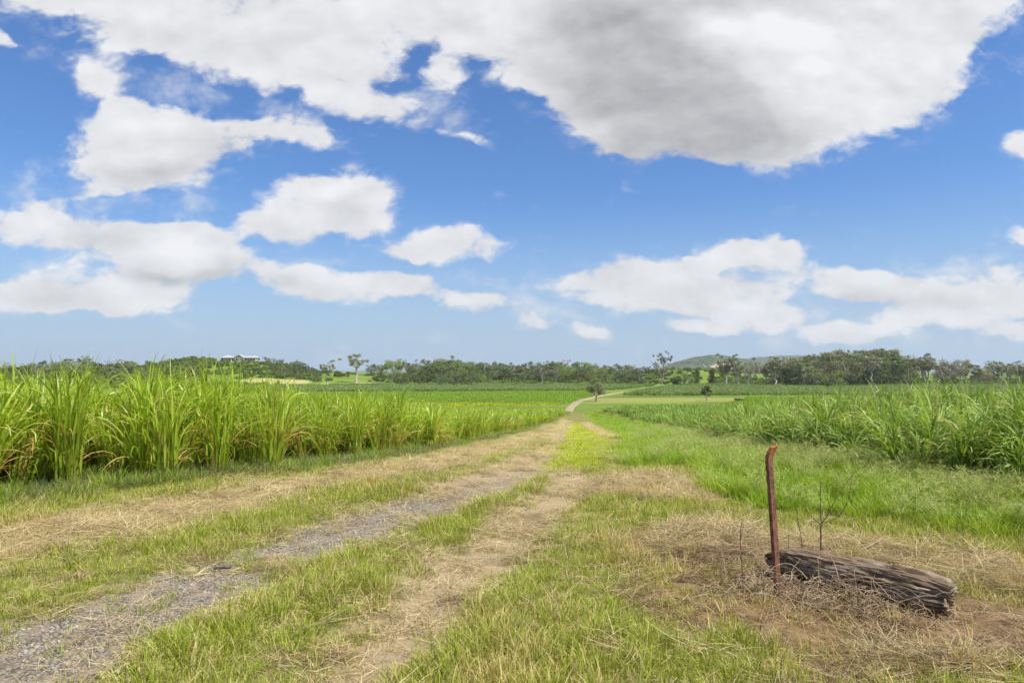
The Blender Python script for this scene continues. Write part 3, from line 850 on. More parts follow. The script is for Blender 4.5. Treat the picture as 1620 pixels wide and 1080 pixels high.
def build_tall_grass():
    pr = [tuft(46, .16, .22, .50, .0085, M_LUSH, .35, 1.2, 4, name='lush_tuft', dryp=.05) for _ in range(4)]
    for _ in range(3):     # fine seeding grass
        a = Acc(); n = 22
        r = .12 * np.sqrt(RNG.random(n)); t = RNG.random(n) * 6.283
        root = np.stack([r * np.cos(t), r * np.sin(t), np.zeros(n)], 1)
        blades(a, root, t, RNG.uniform(.3, .55, n), np.full(n, .006), np.abs(RNG.normal(.1, .2, n)), RNG.uniform(.3, 1.2, n), 4, 1.4)
        for k in range(12):
            yaw = RNG.random() * 6.28; ln = RNG.uniform(.42, .68); th = abs(RNG.normal(.15, .15)); bd = RNG.uniform(.2, .7)
            s = np.linspace(0, 1, 5); ths = th + bd * s ** 1.5
            h, z = np.cumsum(np.sin(ths)) * ln / 5, np.cumsum(np.cos(ths)) * ln / 5
            pts = np.stack([np.cos(yaw) * h, np.sin(yaw) * h, z], 1)
            tube(a, pts, .0016, 3, .8, .3, 0)
            m = 16
            u = RNG.uniform(.45, 1, m); rt = np.stack([np.interp(u, s, pts[:, 0]), np.interp(u, s, pts[:, 1]), np.interp(u, s, pts[:, 2])], 1)
            blades(a, rt, RNG.random(m) * 6.28, RNG.uniform(.05, .13, m), np.full(m, .0045), RNG.uniform(.5, 1.5, m), RNG.uniform(0, .6, m), 2, 1, None, .2, 1, .5)
        pr.append(a.mesh('seeding_grass', [M_LUSH, M_SEED]))
    pr += [tuft(50, .22, .18, .42, .006, M_WEED, 1.1, 2.2, 4, name='weedy_tuft', dryp=.25) for _ in range(3)]
    P, RT, SC, IX, TN = [], [], [], [], []
    for y0, y1, dens, gs in ((5, 12, 60, 1), (12, 22, 30, 1.15), (22, 45, 11, 1.4), (45, 112, 2.6, 1.9)):
        A = 1.0 * (y1 ** 2 - y0 ** 2); n = int(A * dens)
        y = np.sqrt(RNG.random(n) * (y1 * y1 - y0 * y0) + y0 * y0); x = (RNG.random(n) * 2 - 1) * (y * 1.0)
        mk = masks(x, y)
        dL, dR = sdf(x, y, P_CANE_L), sdf(x, y, P_CANE_R)
        right = x > np.interp(y, [5, 20, 60, 110], [-1, 1, 5, 9])
        # left margin: a fringe of rank grass at the foot of the crop
        lf = (~right) & (dL < .55 + fbm(x, y, 1.2, 3, 91) * 1.0) & (dL > -1.6)
        rf = right & ((mk['tall'] > .5) | ((dR < .3) & (dR > -1.5)))
        p = np.where(lf, .75, 0) + np.where(rf, .95, 0)
        k = RNG.random(n) < p
        x, y, right, dR = x[k], y[k], right[k], dR[k]; n = len(x)
        z = terrain(x, y)
        v = RNG.random(n)
        ptch = fbm(x, y, 2.5, 3, 92) * 2
        nearcane = np.exp(-np.clip(dR, 0, 9) / 1.3)
        seedp = np.clip(.02 + .42 * nearcane + ptch * .22, .01, .6)
        idx = np.where(right, np.where(v < seedp, 4 + RNG.integers(0, 3, n), RNG.integers(0, 4, n)), np.where(v < .86, 7 + RNG.integers(0, 3, n), RNG.integers(0, 4, n)))
        edge = sdf(x, y, Z_TALL[0])
        hs = np.where(right, np.clip(.5 + (-edge) * .20, .42, .74), .72) * (1 + ptch * .2)
        s = gs * RNG.uniform(.75, 1.2, n)
        P.append(np.stack([x, y, z], 1)); RT.append(rots(n, .1)); SC.append(scl3(s, s / gs * hs)); IX.append(idx)
        TN.append(np.clip(.12 + ptch * .2 + np.where(right, 0, .12), 0, .6))
    P = np.concatenate(P); print("tall grass", len(P))
    scatter("tall_grass", P, np.concatenate(RT), np.concatenate(SC), np.concatenate(IX), np.concatenate(TN), pr,
            "long unmown bright green grass with pale seed heads growing along the foot of the sugarcane", "grass")


build_tall_grass()


# ------------------------------------------------------------------ sugarcane
def cane_clump(h=1.6, n=46, mat=None, droop=1.0, lod=0, rad=.20, dryb=8, wid=.036):
    a = Acc()
    r = rad * np.sqrt(RNG.random(n)); t = RNG.random(n) * 6.283
    z0 = RNG.uniform(0.0, .45, n) ** 1.0 * h
    root = np.stack([r * np.cos(t) * (1 + z0 * .3), r * np.sin(t) * (1 + z0 * .3), z0], 1)
    L = RNG.uniform(.55, .95, n) * h * (1 if not lod else 1)
    th0 = np.abs(RNG.normal(.10, .12, n)); bend = np.abs(RNG.normal(1.35, .95, n)) * droop
    long_ = RNG.random(n) < .22
    bend = np.where(long_, bend + 1.4, bend); L = np.where(long_, L * 1.15, L)
    L = np.minimum(L, 1.10 * h - z0)
    S = 9 if lod == 0 else (6 if lod == 1 else 4)
    blades(a, root, t + RNG.normal(0, .7, n), L, RNG.uniform(.6, 1.2, n) * wid, th0, bend, S, 2.6, None, (RNG.random(n) < .04) * .8)
    if dryb:
        m = dryb; tt = RNG.random(m) * 6.283
        rt = np.stack([rad * .8 * np.cos(tt), rad * .8 * np.sin(tt), RNG.uniform(.08, .45, m) * h], 1)
        blades(a, rt, tt, RNG.uniform(.3, .6, m) * h, RNG.uniform(.5, .9, m) * wid, RNG.uniform(.3, .8, m), RNG.uniform(1.2, 2.6, m), 5, 1.1, RNG.random(m) * .6, RNG.uniform(.7, 1, m))
        for k in range(5 if lod == 0 else 0):
            q = RNG.random() * 6.28
            tube(a, [(math.cos(q) * rad * .5, math.sin(q) * rad * .5, -.02), (math.cos(q) * rad * .65, math.sin(q) * rad * .65, .28 * h), (math.cos(q) * rad * .8, math.sin(q) * rad * .8, .5 * h)], [.012, .011, .008], 6, .2, .45)
    return a.mesh('cane_clump', [mat])


def fill(poly, y0, y1, dens, inset=0.0, depth=None):
    lo, hi = poly.min(0), poly.max(0)
    lo[1], hi[1] = max(lo[1], y0), min(hi[1], y1)
    n = int((hi[0] - lo[0]) * (hi[1] - lo[1]) * dens)
    x, y = RNG.uniform(lo[0], hi[0], n), RNG.uniform(lo[1], hi[1], n)
    d = sdf(x, y, poly)
    k = (d < -inset) & (np.abs(x) < 0.86 * y + 6)
    if depth: k &= d > -depth
    return x[k], y[k], d[k]


CANE_L = [cane_clump(1.62, 42, M_CANE_L, q + .35, rad=.13, dryb=w_) for q, w_ in ((.7, 5), (1.0, 9), (1.3, 4), (.9, 12), (1.6, 6), (1.1, 3), (.8, 8), (1.2, 10), (1.0, 5), (1.8, 7))]
CANE_R = [cane_clump(1.62, 34, M_CANE_R, q, wid=.043, dryb=4, rad=.14) for q in (1.8, 2.2, 2.6, 3.0, 2.0, 2.4, 2.8, 2.3, 1.1, 2.9)]


def build_cane():
    for side, poly, protos, name, label in (
            (0, P_CANE_L, CANE_L, "sugarcane_crop", "dense yellow-green sugarcane crop standing to the left of the grass track"),
            (1, P_CANE_R, CANE_R, "sugarcane_crop", "dense deep green sugarcane crop with drooping leaf tips to the right of the track")):
        mat = M_CANE_L if side == 0 else M_CANE_R
        pr = list(protos) + [cane_clump(1.5, 30, mat, .9 + 1.4 * side, 1, .26, 4, .055) for _ in range(4)] + [cane_clump(1.5, 26, mat, .8 + 1.2 * side, 2, .5, 2, .10) for _ in range(4)]
        P, RT, SC, IX, TN = [], [], [], [], []
        for y0, y1, dens, inset, i0, i1, g in ((6, 26, 8.5, .05 if side else .40, 0, 10, 1.0), (26, 55, 3.6, .1, 10, 14, 1.05), (55, 119, 1.7, .2, 14, 18, 1.15)):
            x, y, d = fill(poly, y0, y1, dens, inset)
            z = terrain(x, y); n = len(x)
            hv = 1 + fbm(x, y, 3.2, 3, 95) * .55
            # the crop is a little shorter at its far end and at the ragged margin
            hh = np.interp(y, [8, 11.5, 18, 40, 80, 118], [1.22, 1.08, .96, .89, .72, .56] if side == 0 else [.98, .96, .94, .93, .80, .72]) * hv * np.clip(.80 + (-d) * .18, .8, 1)
            hh *= RNG.uniform(.70, 1.14, n) * np.where(RNG.random(n) < .04, 1.18, 1)
            P.append(np.stack([x, y, z - .02], 1)); RT.append(rots(n, .12))
            SC.append(scl3(g * RNG.uniform(.85, 1.1, n), hh)); IX.append(RNG.integers(i0, i1, n))
            TN.append(np.clip(.10 + fbm(x, y, 6, 2, 96) * .3 + (RNG.random(n) < .03) * .3, 0, .5))
        P = np.concatenate(P); print(name, len(P))
        scatter(name, P, np.concatenate(RT), np.concatenate(SC), np.concatenate(IX), np.concatenate(TN), pr, label, "sugarcane")


build_cane()

# the clumps one can tell apart along the near margin of the left crop
CL = [(105, 778, 1.2, "big sprawling sugarcane clump at the left end of the near row, curling dry leaves below"),
      (262, 762, 1.0, "slim upright sugarcane clump with an orange dry leaf, standing in dark weedy grass"),
      (345, 752, .95, "sugarcane clump set back between the slim one and the tall narrow one"),
      (432, 746, .97, "tall narrow sugarcane clump with curled straw coloured leaves round its foot, close to the hay"),
      (560, 728, .93, "leaning sugarcane clump with one long orange leaf bent toward the hay"),
      (682, 712, .93, "sugarcane clump with a thick skirt of reddish brown dead leaves")]
for i, (px, py, s, lab) in enumerate(CL):
    g = ground_at(px, py)
    me = cane_clump(1.66, 64, M_CANE_L, 1.0, rad=.17, dryb=22 if i in (0, 3, 5) else 12)
    o = obj("sugarcane_clump", me); o.location = (g[0], g[1], g[2] - .02); o.scale = (1, 1, s)
    tag(o, lab, "sugarcane clump", "sugarcane clumps at the edge of the left crop")


def build_far_fields():
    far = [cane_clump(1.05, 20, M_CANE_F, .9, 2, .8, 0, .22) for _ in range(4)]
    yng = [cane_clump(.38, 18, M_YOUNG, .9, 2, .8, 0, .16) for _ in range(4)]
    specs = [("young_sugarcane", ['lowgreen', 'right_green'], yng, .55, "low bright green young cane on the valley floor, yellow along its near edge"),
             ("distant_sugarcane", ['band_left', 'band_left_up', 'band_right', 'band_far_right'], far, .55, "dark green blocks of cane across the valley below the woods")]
    for name, keys, protos, dens, lab in specs:
        P, TN = [], []
        for kf in keys:
            x, y, d = fill(FIELDS[kf], 100, 420, dens, .3)
            P.append(np.stack([x, y, terrain(x, y)], 1))
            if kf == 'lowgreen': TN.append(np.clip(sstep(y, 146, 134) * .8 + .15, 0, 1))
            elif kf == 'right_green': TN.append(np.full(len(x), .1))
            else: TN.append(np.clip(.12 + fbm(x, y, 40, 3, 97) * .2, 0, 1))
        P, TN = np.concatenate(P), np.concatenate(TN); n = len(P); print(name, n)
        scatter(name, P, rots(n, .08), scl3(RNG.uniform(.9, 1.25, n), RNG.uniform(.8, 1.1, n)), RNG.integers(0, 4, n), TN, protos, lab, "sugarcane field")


build_far_fields()


# ------------------------------------------------------------------ trees
def cards(acc, cen, n, rad, size, squash=.75, shell=.55):
    d = RNG.normal(0, 1, (n, 3)); d /= np.linalg.norm(d, axis=1)[:, None]
    r = (shell + (1 - shell) * RNG.random(n)) * RNG.uniform(.75, 1.08, n)
    p = cen + d * r[:, None] * rad * np.array([1, 1, squash])
    nrm = d * .6 + RNG.normal(0, .6, (n, 3)) + np.array([0, 0, .25]); nrm /= np.linalg.norm(nrm, axis=1)[:, None]
    ref = RNG.normal(0, 1, (n, 3)); u = np.cross(nrm, ref); u /= np.linalg.norm(u, axis=1)[:, None]
    v = np.cross(nrm, u)
    s = size * RNG.uniform(.55, 1.35, n)[:, None]
    V = np.stack([p - u * s * .55, p - v * s * .28 + u * s * .1, p + u * s * .6, p + v * s * .3], 1)
    k = np.arange(n)[:, None] * 4 + np.arange(4)[None]
    acc.add(V, k, np.repeat(np.clip(RNG.normal(.5, .22) + RNG.normal(0, .15, n), 0, 1), 4))


def limb(acc, a, b_, r0, r1, sag=.12, k=6, sides=5):
    a, b_ = np.array(a, float), np.array(b_, float)
    t = np.linspace(0, 1, k)[:, None]
    mid = np.array([0, 0, 1.0]) * np.linalg.norm(b_ - a) * sag
    wob = RNG.normal(0, .035, (k, 3)) * np.linalg.norm(b_ - a); wob[0] = wob[-1] = 0
    pts = a + (b_ - a) * t + mid * (4 * t * (1 - t)) * -.5 + wob
    tube(acc, pts, np.linspace(r0, r1, k), sides)
    return pts


def make_tree(kind, seed, H=14.0):
    """returns (trunk mesh, crown mesh); built at height H metres, base at origin"""
    global RNG
    old = RNG; RNG = np.random.default_rng(seed)
    t, c = Acc(), Acc()
    if kind == 'gum':            # open umbrella-topped gum, pale trunk showing
        fork = H * RNG.uniform(.30, .42); lean = RNG.normal(0, .04 * H, 2)
        p = limb(t, (0, 0, -.5), (lean[0], lean[1], fork), .030 * H, .022 * H, 0, 6, 8); top = p[-1]
        for i in range(RNG.integers(4, 6)):
            az = i * 2.399 + RNG.normal(0, .3); out = H * RNG.uniform(.13, .30); hz = H * RNG.uniform(.60, .86)
            e = np.array([top[0] + math.cos(az) * out, top[1] + math.sin(az) * out, hz])
            q = limb(t, top, e, .014 * H, .006 * H, .18, 7)
            for j in range(RNG.integers(6, 10)):
                s = q[RNG.integers(2, 7)]; d = np.array([RNG.normal(0, .085) * H, RNG.normal(0, .085) * H, RNG.uniform(-.02, .13) * H])
                e2 = s + d; e2[2] = min(e2[2], H * .96)
                limb(t, s, e2, .005 * H, .002 * H, .05, 4, 4)
                cards(c, e2, int(RNG.integers(60, 110)), H * RNG.uniform(.05, .10), .40, .7, .1)
    elif kind == 'forest':       # taller forest tree: trunk then a full uneven crown
        p = limb(t, (0, 0, -.5), (RNG.normal(0, .4), RNG.normal(0, .4), H * .62), .022 * H, .010 * H, 0, 7, 7)
        for i in range(15):
            az = i * 2.399 + RNG.normal(0, .4); f = RNG.uniform(.0, 1)
            hz = H * (.36 + .56 * f); out = H * RNG.uniform(.08, .24) * (1.15 - f * .6)
            s = p[min(6, 2 + int(f * 5))]; e = np.array([math.cos(az) * out, math.sin(az) * out, hz])
            limb(t, s, e, .007 * H, .003 * H, .1, 5, 4)
            cards(c, e, int(RNG.integers(110, 190)), H * RNG.uniform(.07, .125), .40, .72, .45)
    elif kind == 'dense':        # round dense dark tree to near the ground
        p = limb(t, (0, 0, -.5), (0, 0, H * .5), .028 * H, .015 * H, 0, 5, 7)
        for i in range(22):
            az = i * 2.399; f = RNG.random()
            hz = H * (.16 + .70 * f); out = H * .36 * math.sqrt(max(.05, 1 - ((f - .42) / .66) ** 2)) * RNG.uniform(.55, 1.05)
            e = np.array([math.cos(az) * out, math.sin(az) * out, hz])
            limb(t, p[2 + int(f * 2.5)], e, .008 * H, .003 * H, .1, 4, 4)
            cards(c, e, int(RNG.integers(110, 180)), H * RNG.uniform(.10, .17), .42, .8, .5)
    elif kind == 'sparse':       # thin-leaved, many bare branches
        p = limb(t, (0, 0, -.5), (RNG.normal(0, .3), 0, H * .5), .020 * H, .010 * H, 0, 6, 6)
        for i in range(9):
            az = i * 2.399 + RNG.normal(0, .3); out = H * RNG.uniform(.08, .24); hz = H * RNG.uniform(.62, .92)
            q = limb(t, p[RNG.integers(2, 6)], (math.cos(az) * out, math.sin(az) * out, hz), .007 * H, .003 * H, .1, 6, 4)
            for j in range(5):
                s = q[RNG.integers(2, 6)]; e2 = s + np.array([RNG.normal(0, .07) * H, RNG.normal(0, .07) * H, RNG.uniform(.02, .13) * H])
                limb(t, s, e2, .003 * H, .0012 * H, 0, 3, 3)
                cards(c, e2, int(RNG.integers(22, 45)), H * .065, .42, .7, .2)
    elif kind == 'tall_bare':    # very open: two tufted leaders
        p = limb(t, (0, 0, -.5), (0.2, 0, H * .45), .018 * H, .012 * H, 0, 6, 7)
        for sx in (-1, 1):
            q = limb(t, p[-1], (sx * H * .16, RNG.normal(0, .3), H * .86), .010 * H, .004 * H, .12, 7, 5)
            for j in range(13):
                s = q[2 + j % 5]; e2 = s + np.array([RNG.normal(0, .07) * H, RNG.normal(0, .06) * H, RNG.uniform(-.04, .13) * H])
                limb(t, s, e2, .004 * H, .0015 * H, 0, 3, 4)
                cards(c, e2, int(RNG.integers(40, 80)), H * .055, .40, .8, .1)
    elif kind == 'lone':         # small paddock tree, short pale trunk, full ragged crown
        p = limb(t, (0, 0, -.3), (RNG.normal(0, .3), 0, H * .42), .036 * H, .022 * H, 0, 6, 8)
        for i in range(20):
            az = i * 2.399 + RNG.normal(0, .3); f = RNG.random()
            hz = H * (.36 + .54 * f); out = H * .34 * math.sqrt(max(.05, 1 - ((f - .35) / .8) ** 2)) * RNG.uniform(.3, 1.05)
            e = np.array([math.cos(az) * out, math.sin(az) * out, hz])
            limb(t, p[3 + int(f * 2.5)], e, .012 * H, .003 * H, .1, 5, 4)
            cards(c, e, int(RNG.integers(260, 360)), H * RNG.uniform(.11, .16), .24, .8, .3)
    elif kind == 'bush':         # low spreading bush
        for i in range(14):
            az = i * 2.399; out = H * .5 * math.sqrt(RNG.random()); hz = H * RNG.uniform(.25, .78) * (1 - .35 * out / (H * .5))
            e = np.array([math.cos(az) * out, math.sin(az) * out, hz])
            limb(t, (0, 0, -.2), e, .02 * H, .008 * H, .1, 4, 4)
            cards(c, e, 110, H * RNG.uniform(.18, .28), .42, .85, .5)
    elif kind == 'column':       # ivy-clad stump-like dark column
        p = limb(t, (0, 0, -.5), (0, 0, H * .9), .03 * H, .012 * H, 0, 6, 7)
        for i in range(13):
            az = i * 2.399; f = i / 12.0
            e = np.array([math.cos(az) * H * .10, math.sin(az) * H * .10, H * (.12 + .80 * f)])
            limb(t, p[min(5, int(f * 6))], e, .006 * H, .003 * H, 0, 3, 4)
            cards(c, e, 150, H * RNG.uniform(.11, .16), .4, .9, .5)
    RNG = old
    return t, c


BARK = {'gum': M_BARK_PALE, 'forest': M_BARK_GREY, 'dense': M_BARK_GREY, 'sparse': M_BARK_PALE, 'tall_bare': M_BARK_GREY, 'bush': M_BARK_GREY, 'column': M_BARK_GREY, 'lone': M_BARK_PALE}
LEAF = {'gum': M_CROWN_GUM, 'forest': M_CROWN_GUM, 'dense': M_CROWN_DARK, 'sparse': M_CROWN_PALE, 'tall_bare': M_CROWN_GUM, 'bush': M_CROWN_DARK, 'column': M_CROWN_DARK, 'lone': M_CROWN_GUM}
TREE_N = {'gum': 5, 'forest': 5, 'dense': 5, 'sparse': 3, 'tall_bare': 1, 'bush': 3, 'column': 2, 'lone': 2}
NAMES = {'gum': 'gum_tree', 'forest': 'forest_tree', 'dense': 'bushy_tree', 'sparse': 'sparse_tree', 'tall_bare': 'gum_tree', 'bush': 'shrub', 'column': 'ivy_clad_tree', 'lone': 'paddock_tree'}
PROTO = {}
for kd, cnt in TREE_N.items():
    for s_ in range(cnt):
        t_, c_ = make_tree(kd, 100 + 13 * s_ + len(kd) * 7, 4.0 if kd == 'bush' else (8.0 if kd in ('column', 'lone') else 14.0))
        ht = np.percentile(np.concatenate(c_.V)[:, 2], 97)
        PROTO[kd, s_, None] = (t_.mesh('trunk', [BARK[kd]], True), c_.mesh('crown', [LEAF[kd]]), ht)


def tree_meshes(kind, var, leaf):
    key = (kind, var, leaf.name if leaf else None)
    if key not in PROTO:
        t_, c_, h_ = PROTO[kind, var, None]
        c2 = c_.copy(); c2.materials.clear(); c2.materials.append(leaf)
        PROTO[key] = (t_, c2, h_)
    return PROTO[key]


def plant(kind, x, y, top_row=None, height=None, label='', group=None, leaf=None, wide=1.0, var=None, cat=None):
    z = float(terrain(x, y))
    if height is None:
        base_row = 585 + (EYE - z) * F / y
        height = (base_row - top_row) * y / F
    v = var if var is not None else random.randrange(TREE_N[kind])
    tm, cm, h_ = tree_meshes(kind, v, leaf)
    s = height / h_
    root = bpy.data.objects.new(NAMES[kind], None); COL.objects.link(root)
    root.empty_display_size = 1
    root.location = (x, y, z); root.rotation_euler = (0, 0, random.random() * 6.283)
    w = s * wide
    root.scale = (w, w, s)
    for nm, me in (('trunk', tm), ('crown', cm)):
        o = bpy.data.objects.new(nm, me); COL.objects.link(o); o.parent = root
    tag(root, label, cat or ('shrub' if kind == 'bush' else 'tree'), group)
    return root


def at(px, y):
    return (px - 810) * y / F


TOPX = [-200, 0, 30, 60, 85, 110, 150, 170, 190, 225, 250, 280, 300, 330, 340, 405, 412, 440, 470, 485, 500, 520, 545, 590, 600, 620, 640, 660, 690, 725, 745, 765, 800, 830, 870, 900, 930, 960, 990, 1010, 1030, 1060, 1100, 1130, 1145, 1165, 1185, 1200, 1215, 1230, 1260, 1280, 1300, 1320, 1340, 1360, 1385, 1410, 1425, 1436, 1446, 1465, 1480, 1500, 1510, 1530, 1545, 1560, 1580, 1600, 1620, 1900]
TOPR = [570, 572, 576, 567, 575, 566, 567, 571, 567, 571, 569, 568, 571, 570, 571, 571, 564, 565, 566, 573, 580, 580, 586, 576, 574, 568, 570, 570, 565, 565, 574, 571, 573, 572, 570, 568, 573, 575, 572, 573, 571, 580, 584, 577, 572, 572, 577, 577, 569, 569, 564, 563, 560, 555, 558, 554, 553, 554, 559, 566, 568, 565, 569, 570, 567, 569, 574, 573, 572, 574, 573, 572]


def wood(n, px0, px1, y0, y1, kinds, group, labels, jit=8, front_drop=12, leaves=None, wide=1.15):
    for i in range(n):
        px = px0 + (px1 - px0) * (i + random.random()) / n
        f = random.random(); y = y0 + (y1 - y0) * f
        kd = random.choice(kinds)
        top = np.interp(px, TOPX, TOPR) + random.random() ** 1.3 * (jit + 3) + (1 - f) * front_drop - (5 * random.random() ** 2 if kd in ('gum', 'sparse') else 0)
        x = at(px, y); z = float(terrain(x, y)); base = 585 + (EYE - z) * F / y
        if base - top < 7: top = base - 7
        leaf = random.choice(leaves) if leaves and kd in leaves_for else None
        hm = (base - top) * y / F
        sz = "tall" if hm > 14 else ("low" if hm < 7 else "medium")
        sec = ("left end", "left half", "right half", "right end")[min(3, int(4 * i / n))]
        plant(kd, x, y, top_row=top, label=f"{sz} {DESC[kd]} at {sec} {labels}", group=group, leaf=leaf, wide=wide * random.uniform(.85, 1.2))


leaves_for = ('forest', 'dense', 'gum')
LV = [None, None, M_CROWN_GUM, M_CROWN_DARK, M_CROWN_LIME]
DESC = {'gum': "open pale gum", 'forest': "greyish forest tree", 'dense': "bushy dark tree", 'sparse': "thin greyish tree", 'bush': "shrub"}
wood(36, -120, 335, 400, 478, ['forest', 'dense', 'forest', 'gum', 'sparse'], "trees of the wood left of the hilltop house", "of wood behind left cane", 5, 2, LV, wide=1.45)
wood(40, -120, 300, 300, 400, ['forest', 'dense', 'dense', 'forest', 'sparse'], "trees on the slope below the wood left of the hilltop house", "of slope left of house", 8, 9, LV, wide=1.45)
wood(9, 407, 492, 455, 485, ['gum', 'dense', 'gum'], "trees on the crest right of the house", "of crest beside house", 4, 2)
wood(14, 425, 500, 375, 440, ['dense'], "trees below the crest right of the house", "of clump below the crest", 2, 12)
wood(62, 588, 1045, 430, 486, ['gum', 'forest', 'dense', 'dense', 'forest', 'sparse'], "trees along the top of the middle ridge", "of middle ridge top", 5, 2, LV, wide=1.35)
wood(52, 640, 1010, 365, 435, ['dense', 'dense', 'forest', 'dense'], "trees on the face of the middle ridge", "of middle ridge face", 10, 9, [None, M_CROWN_DARK, M_CROWN_LIME, None], wide=1.4)
wood(13, 1092, 1212, 400, 470, ['gum', 'dense', 'sparse'], "trees in front of the quarry hill", "of stand before quarry hill", 8, 6)
wood(38, 1212, 1436, 380, 470, ['forest', 'gum', 'sparse', 'forest'], "tall trees of the big wood", "of big right wood's back", 4, 0, [None, M_CROWN_PALE, M_CROWN_GUM])
wood(36, 1212, 1436, 318, 375, ['forest', 'dense', 'forest', 'dense'], "front trees of the big wood", "of big right wood's front", 8, 10, [None, M_CROWN_GUM, M_CROWN_DARK])
wood(28, 1480, 1700, 330, 400, ['forest', 'dense', 'gum', 'sparse', 'forest'], "trees of the far right wood", "of thin far right wood", 4, 3, [None, M_CROWN_PALE, M_CROWN_GUM])
wood(5, 1442, 1475, 390, 420, ['gum'], "slender gums between the two right woods", "of gap between right woods", 3, 0)

# trees that stand out, one by one: px, base row (or distance), top row
def special(kind, px, y, top, label, base=None, **k):
    if base: y = ground_at(px, base)[1]
    plant(kind, at(px, y), y, top_row=top, label=label, **k)


special('gum', 518, 345, 571, "lone gum tree with a white trunk in front of dark bushes below the hilltop gap", wide=1.0, var=0)
special('gum', 564, 372, 561, "tall spreading gum with a white trunk at the left end of the middle ridge", wide=1.15, var=1)
special('dense', 597, 385, 577, "dark tree just right of the tall spreading gum")
special('sparse', 621, 330, 585, "slim pale-trunked dead tree beside the dark bushes at the ridge foot", wide=.7)
special('dense', 634, 335, 590, "dark round bush beside the slim pale dead tree", wide=1.5)
special('dense', 696, 335, 592, "first dark bush of the clump at the foot of the middle ridge", wide=1.4)
special('dense', 722, 330, 589, "middle bushy tree of the clump at the foot of the middle ridge", leaf=M_CROWN_GUM, wide=1.2)
special('dense', 745, 328, 588, "largest round tree of the clump at the foot of the middle ridge", wide=1.3)
special('dense', 502, 365, 590, "brown-green bush left of the lone white-trunked gum", wide=1.3)
special('dense', 460, 410, 575, "broad dark spreading tree below the crest right of the house", wide=1.7)
special('sparse', 857, 352, 579, "pale slim tree in front of the middle ridge, left one of two", wide=1.0)
special('sparse', 879, 352, 581, "pale slim tree in front of the middle ridge, right of its twin", wide=1.0)
special('dense', 960, 345, 581, "light green round tree in the middle ridge", leaf=M_CROWN_LIME, wide=1.3)
special('tall_bare', 1050, 385, 557, "tall open tree with two tufted heads rising above the ridge", wide=1.1, var=0)
special('sparse', 1046, 335, 575, "pale tree with a brownish crown below the tall two-headed tree", wide=1.2)
special('lone', 1012, 262, 594, "small round tree at the edge of the dark green cane beyond the track", base=609, wide=1.1)
special('lone', 942, 172, 600, "lone grey-green tree with a pale trunk beside the dirt track in the valley", base=635, wide=1.12, var=0)
special('lone', 1117, 178, 611, "small lone dark tree standing in the green field right of the track", base=634, wide=1.15, var=1, leaf=M_CROWN_DARK)
special('bush', 1169, 175, 630, "tiny dark bush alone in the green field right of the lone dark tree", base=635, wide=2.0)
special('dense', 1083, 345, 582, "small dark tree left of the ivy-clad trunks", wide=1.2)
special('bush', 1069, 335, 596, "round low bush right of the pale brownish tree", wide=.8)
special('column', 1103, 350, 583, "dark ivy-clad trunk like a column, left one of the pair", wide=.9)
special('column', 1126, 352, 584, "dark ivy-clad trunk like a column, right one of the pair", wide=1.15)
special('gum', 1149, 335, 562, "tall pale-trunked gum nearest the ivy-clad columns", wide=1.0, var=3)
special('gum', 1166, 325, 564, "tall white-trunked gum in the middle of the stand left of the big wood", wide=.95, var=4)
special('sparse', 1184, 318, 576, "thin pale tree at the right end of the stand left of the big wood", wide=1.1)
special('gum', 1378, 325, 565, "big gum with a white forked trunk showing against the dark wood", wide=1.3, var=1, leaf=M_CROWN_PALE)
special('gum', 1462, 350, 561, "wide topped gum leaning over the gap right of the big wood", wide=1.15, var=0)
special('gum', 1226, 322, 567, "broad gum with a pale trunk at the left end of the big wood", wide=1.2, var=2)
special('dense', 1320, 300, 587, "bright green bushy tree in front of the big wood", leaf=M_CROWN_LIME, wide=1.5)
special('dense', 272, 470, 578, "dark bushy tree on the hillside left of the house")
special('bush', 385, 466, 569, "small dark garden shrub in front of the hilltop house", wide=1)


def build_scrub():
    pr = []
    for k in range(4):
        a = Acc()
        for i in range(6):
            q = RNG.random() * 6.28; r = RNG.uniform(0, .9)
            cards(a, np.array([math.cos(q) * r, math.sin(q) * r, RNG.uniform(.3, 1.0)]), 70, RNG.uniform(.6, 1.0), .4, .8, .4)
        pr.append(a.mesh('scrub', [M_SCRUB]))
    n = 9000
    y = RNG.uniform(300, 490, n); px = RNG.uniform(-150, 1750, n); x = (px - 810) * y / F
    w = np.interp(px, [-150, 300, 330, 500, 508, 590, 640, 1040, 1065, 1080, 1200, 1440, 1470, 1750], [1, 1, .95, .9, .2, .06, .85, .7, .05, .12, .7, .7, .2, .6])
    w = w * np.clip(.85 + fbm(x, y, 22, 3, 15) * 3.2, 0, 1)
    lim = np.interp(px, [-150, 340, 480, 560, 640, 800, 1000, 1100, 1210, 1440, 1750], [295, 305, 350, 400, 338, 342, 352, 360, 318, 330, 330])
    w = np.where(y < lim, 0, w)
    top = np.interp(px, [330, 345, 410, 430], [500, 455, 455, 500]); w = np.where(y > top, 0, w)
    for poly in TAN: w = np.where(sdf(x, y, poly) < 3, 0, w)
    k = RNG.random(n) < w
    x, y, px = x[k], y[k], px[k]; n = len(x); print("scrub", n)
    scatter("undergrowth", np.stack([x, y, terrain(x, y) - .3], 1), rots(n, .1), scl3(RNG.uniform(.8, 2.3, n) * np.interp(px, [300, 345], [1.5, 1.0]), RNG.uniform(.7, 1.7, n) * np.interp(px, [300, 345], [1.9, 1.0])), RNG.integers(0, 4, n), RNG.random(n) * .5, pr,
            "low green scrub and bushes covering the hillsides under the trees", "scrub")


build_scrub()


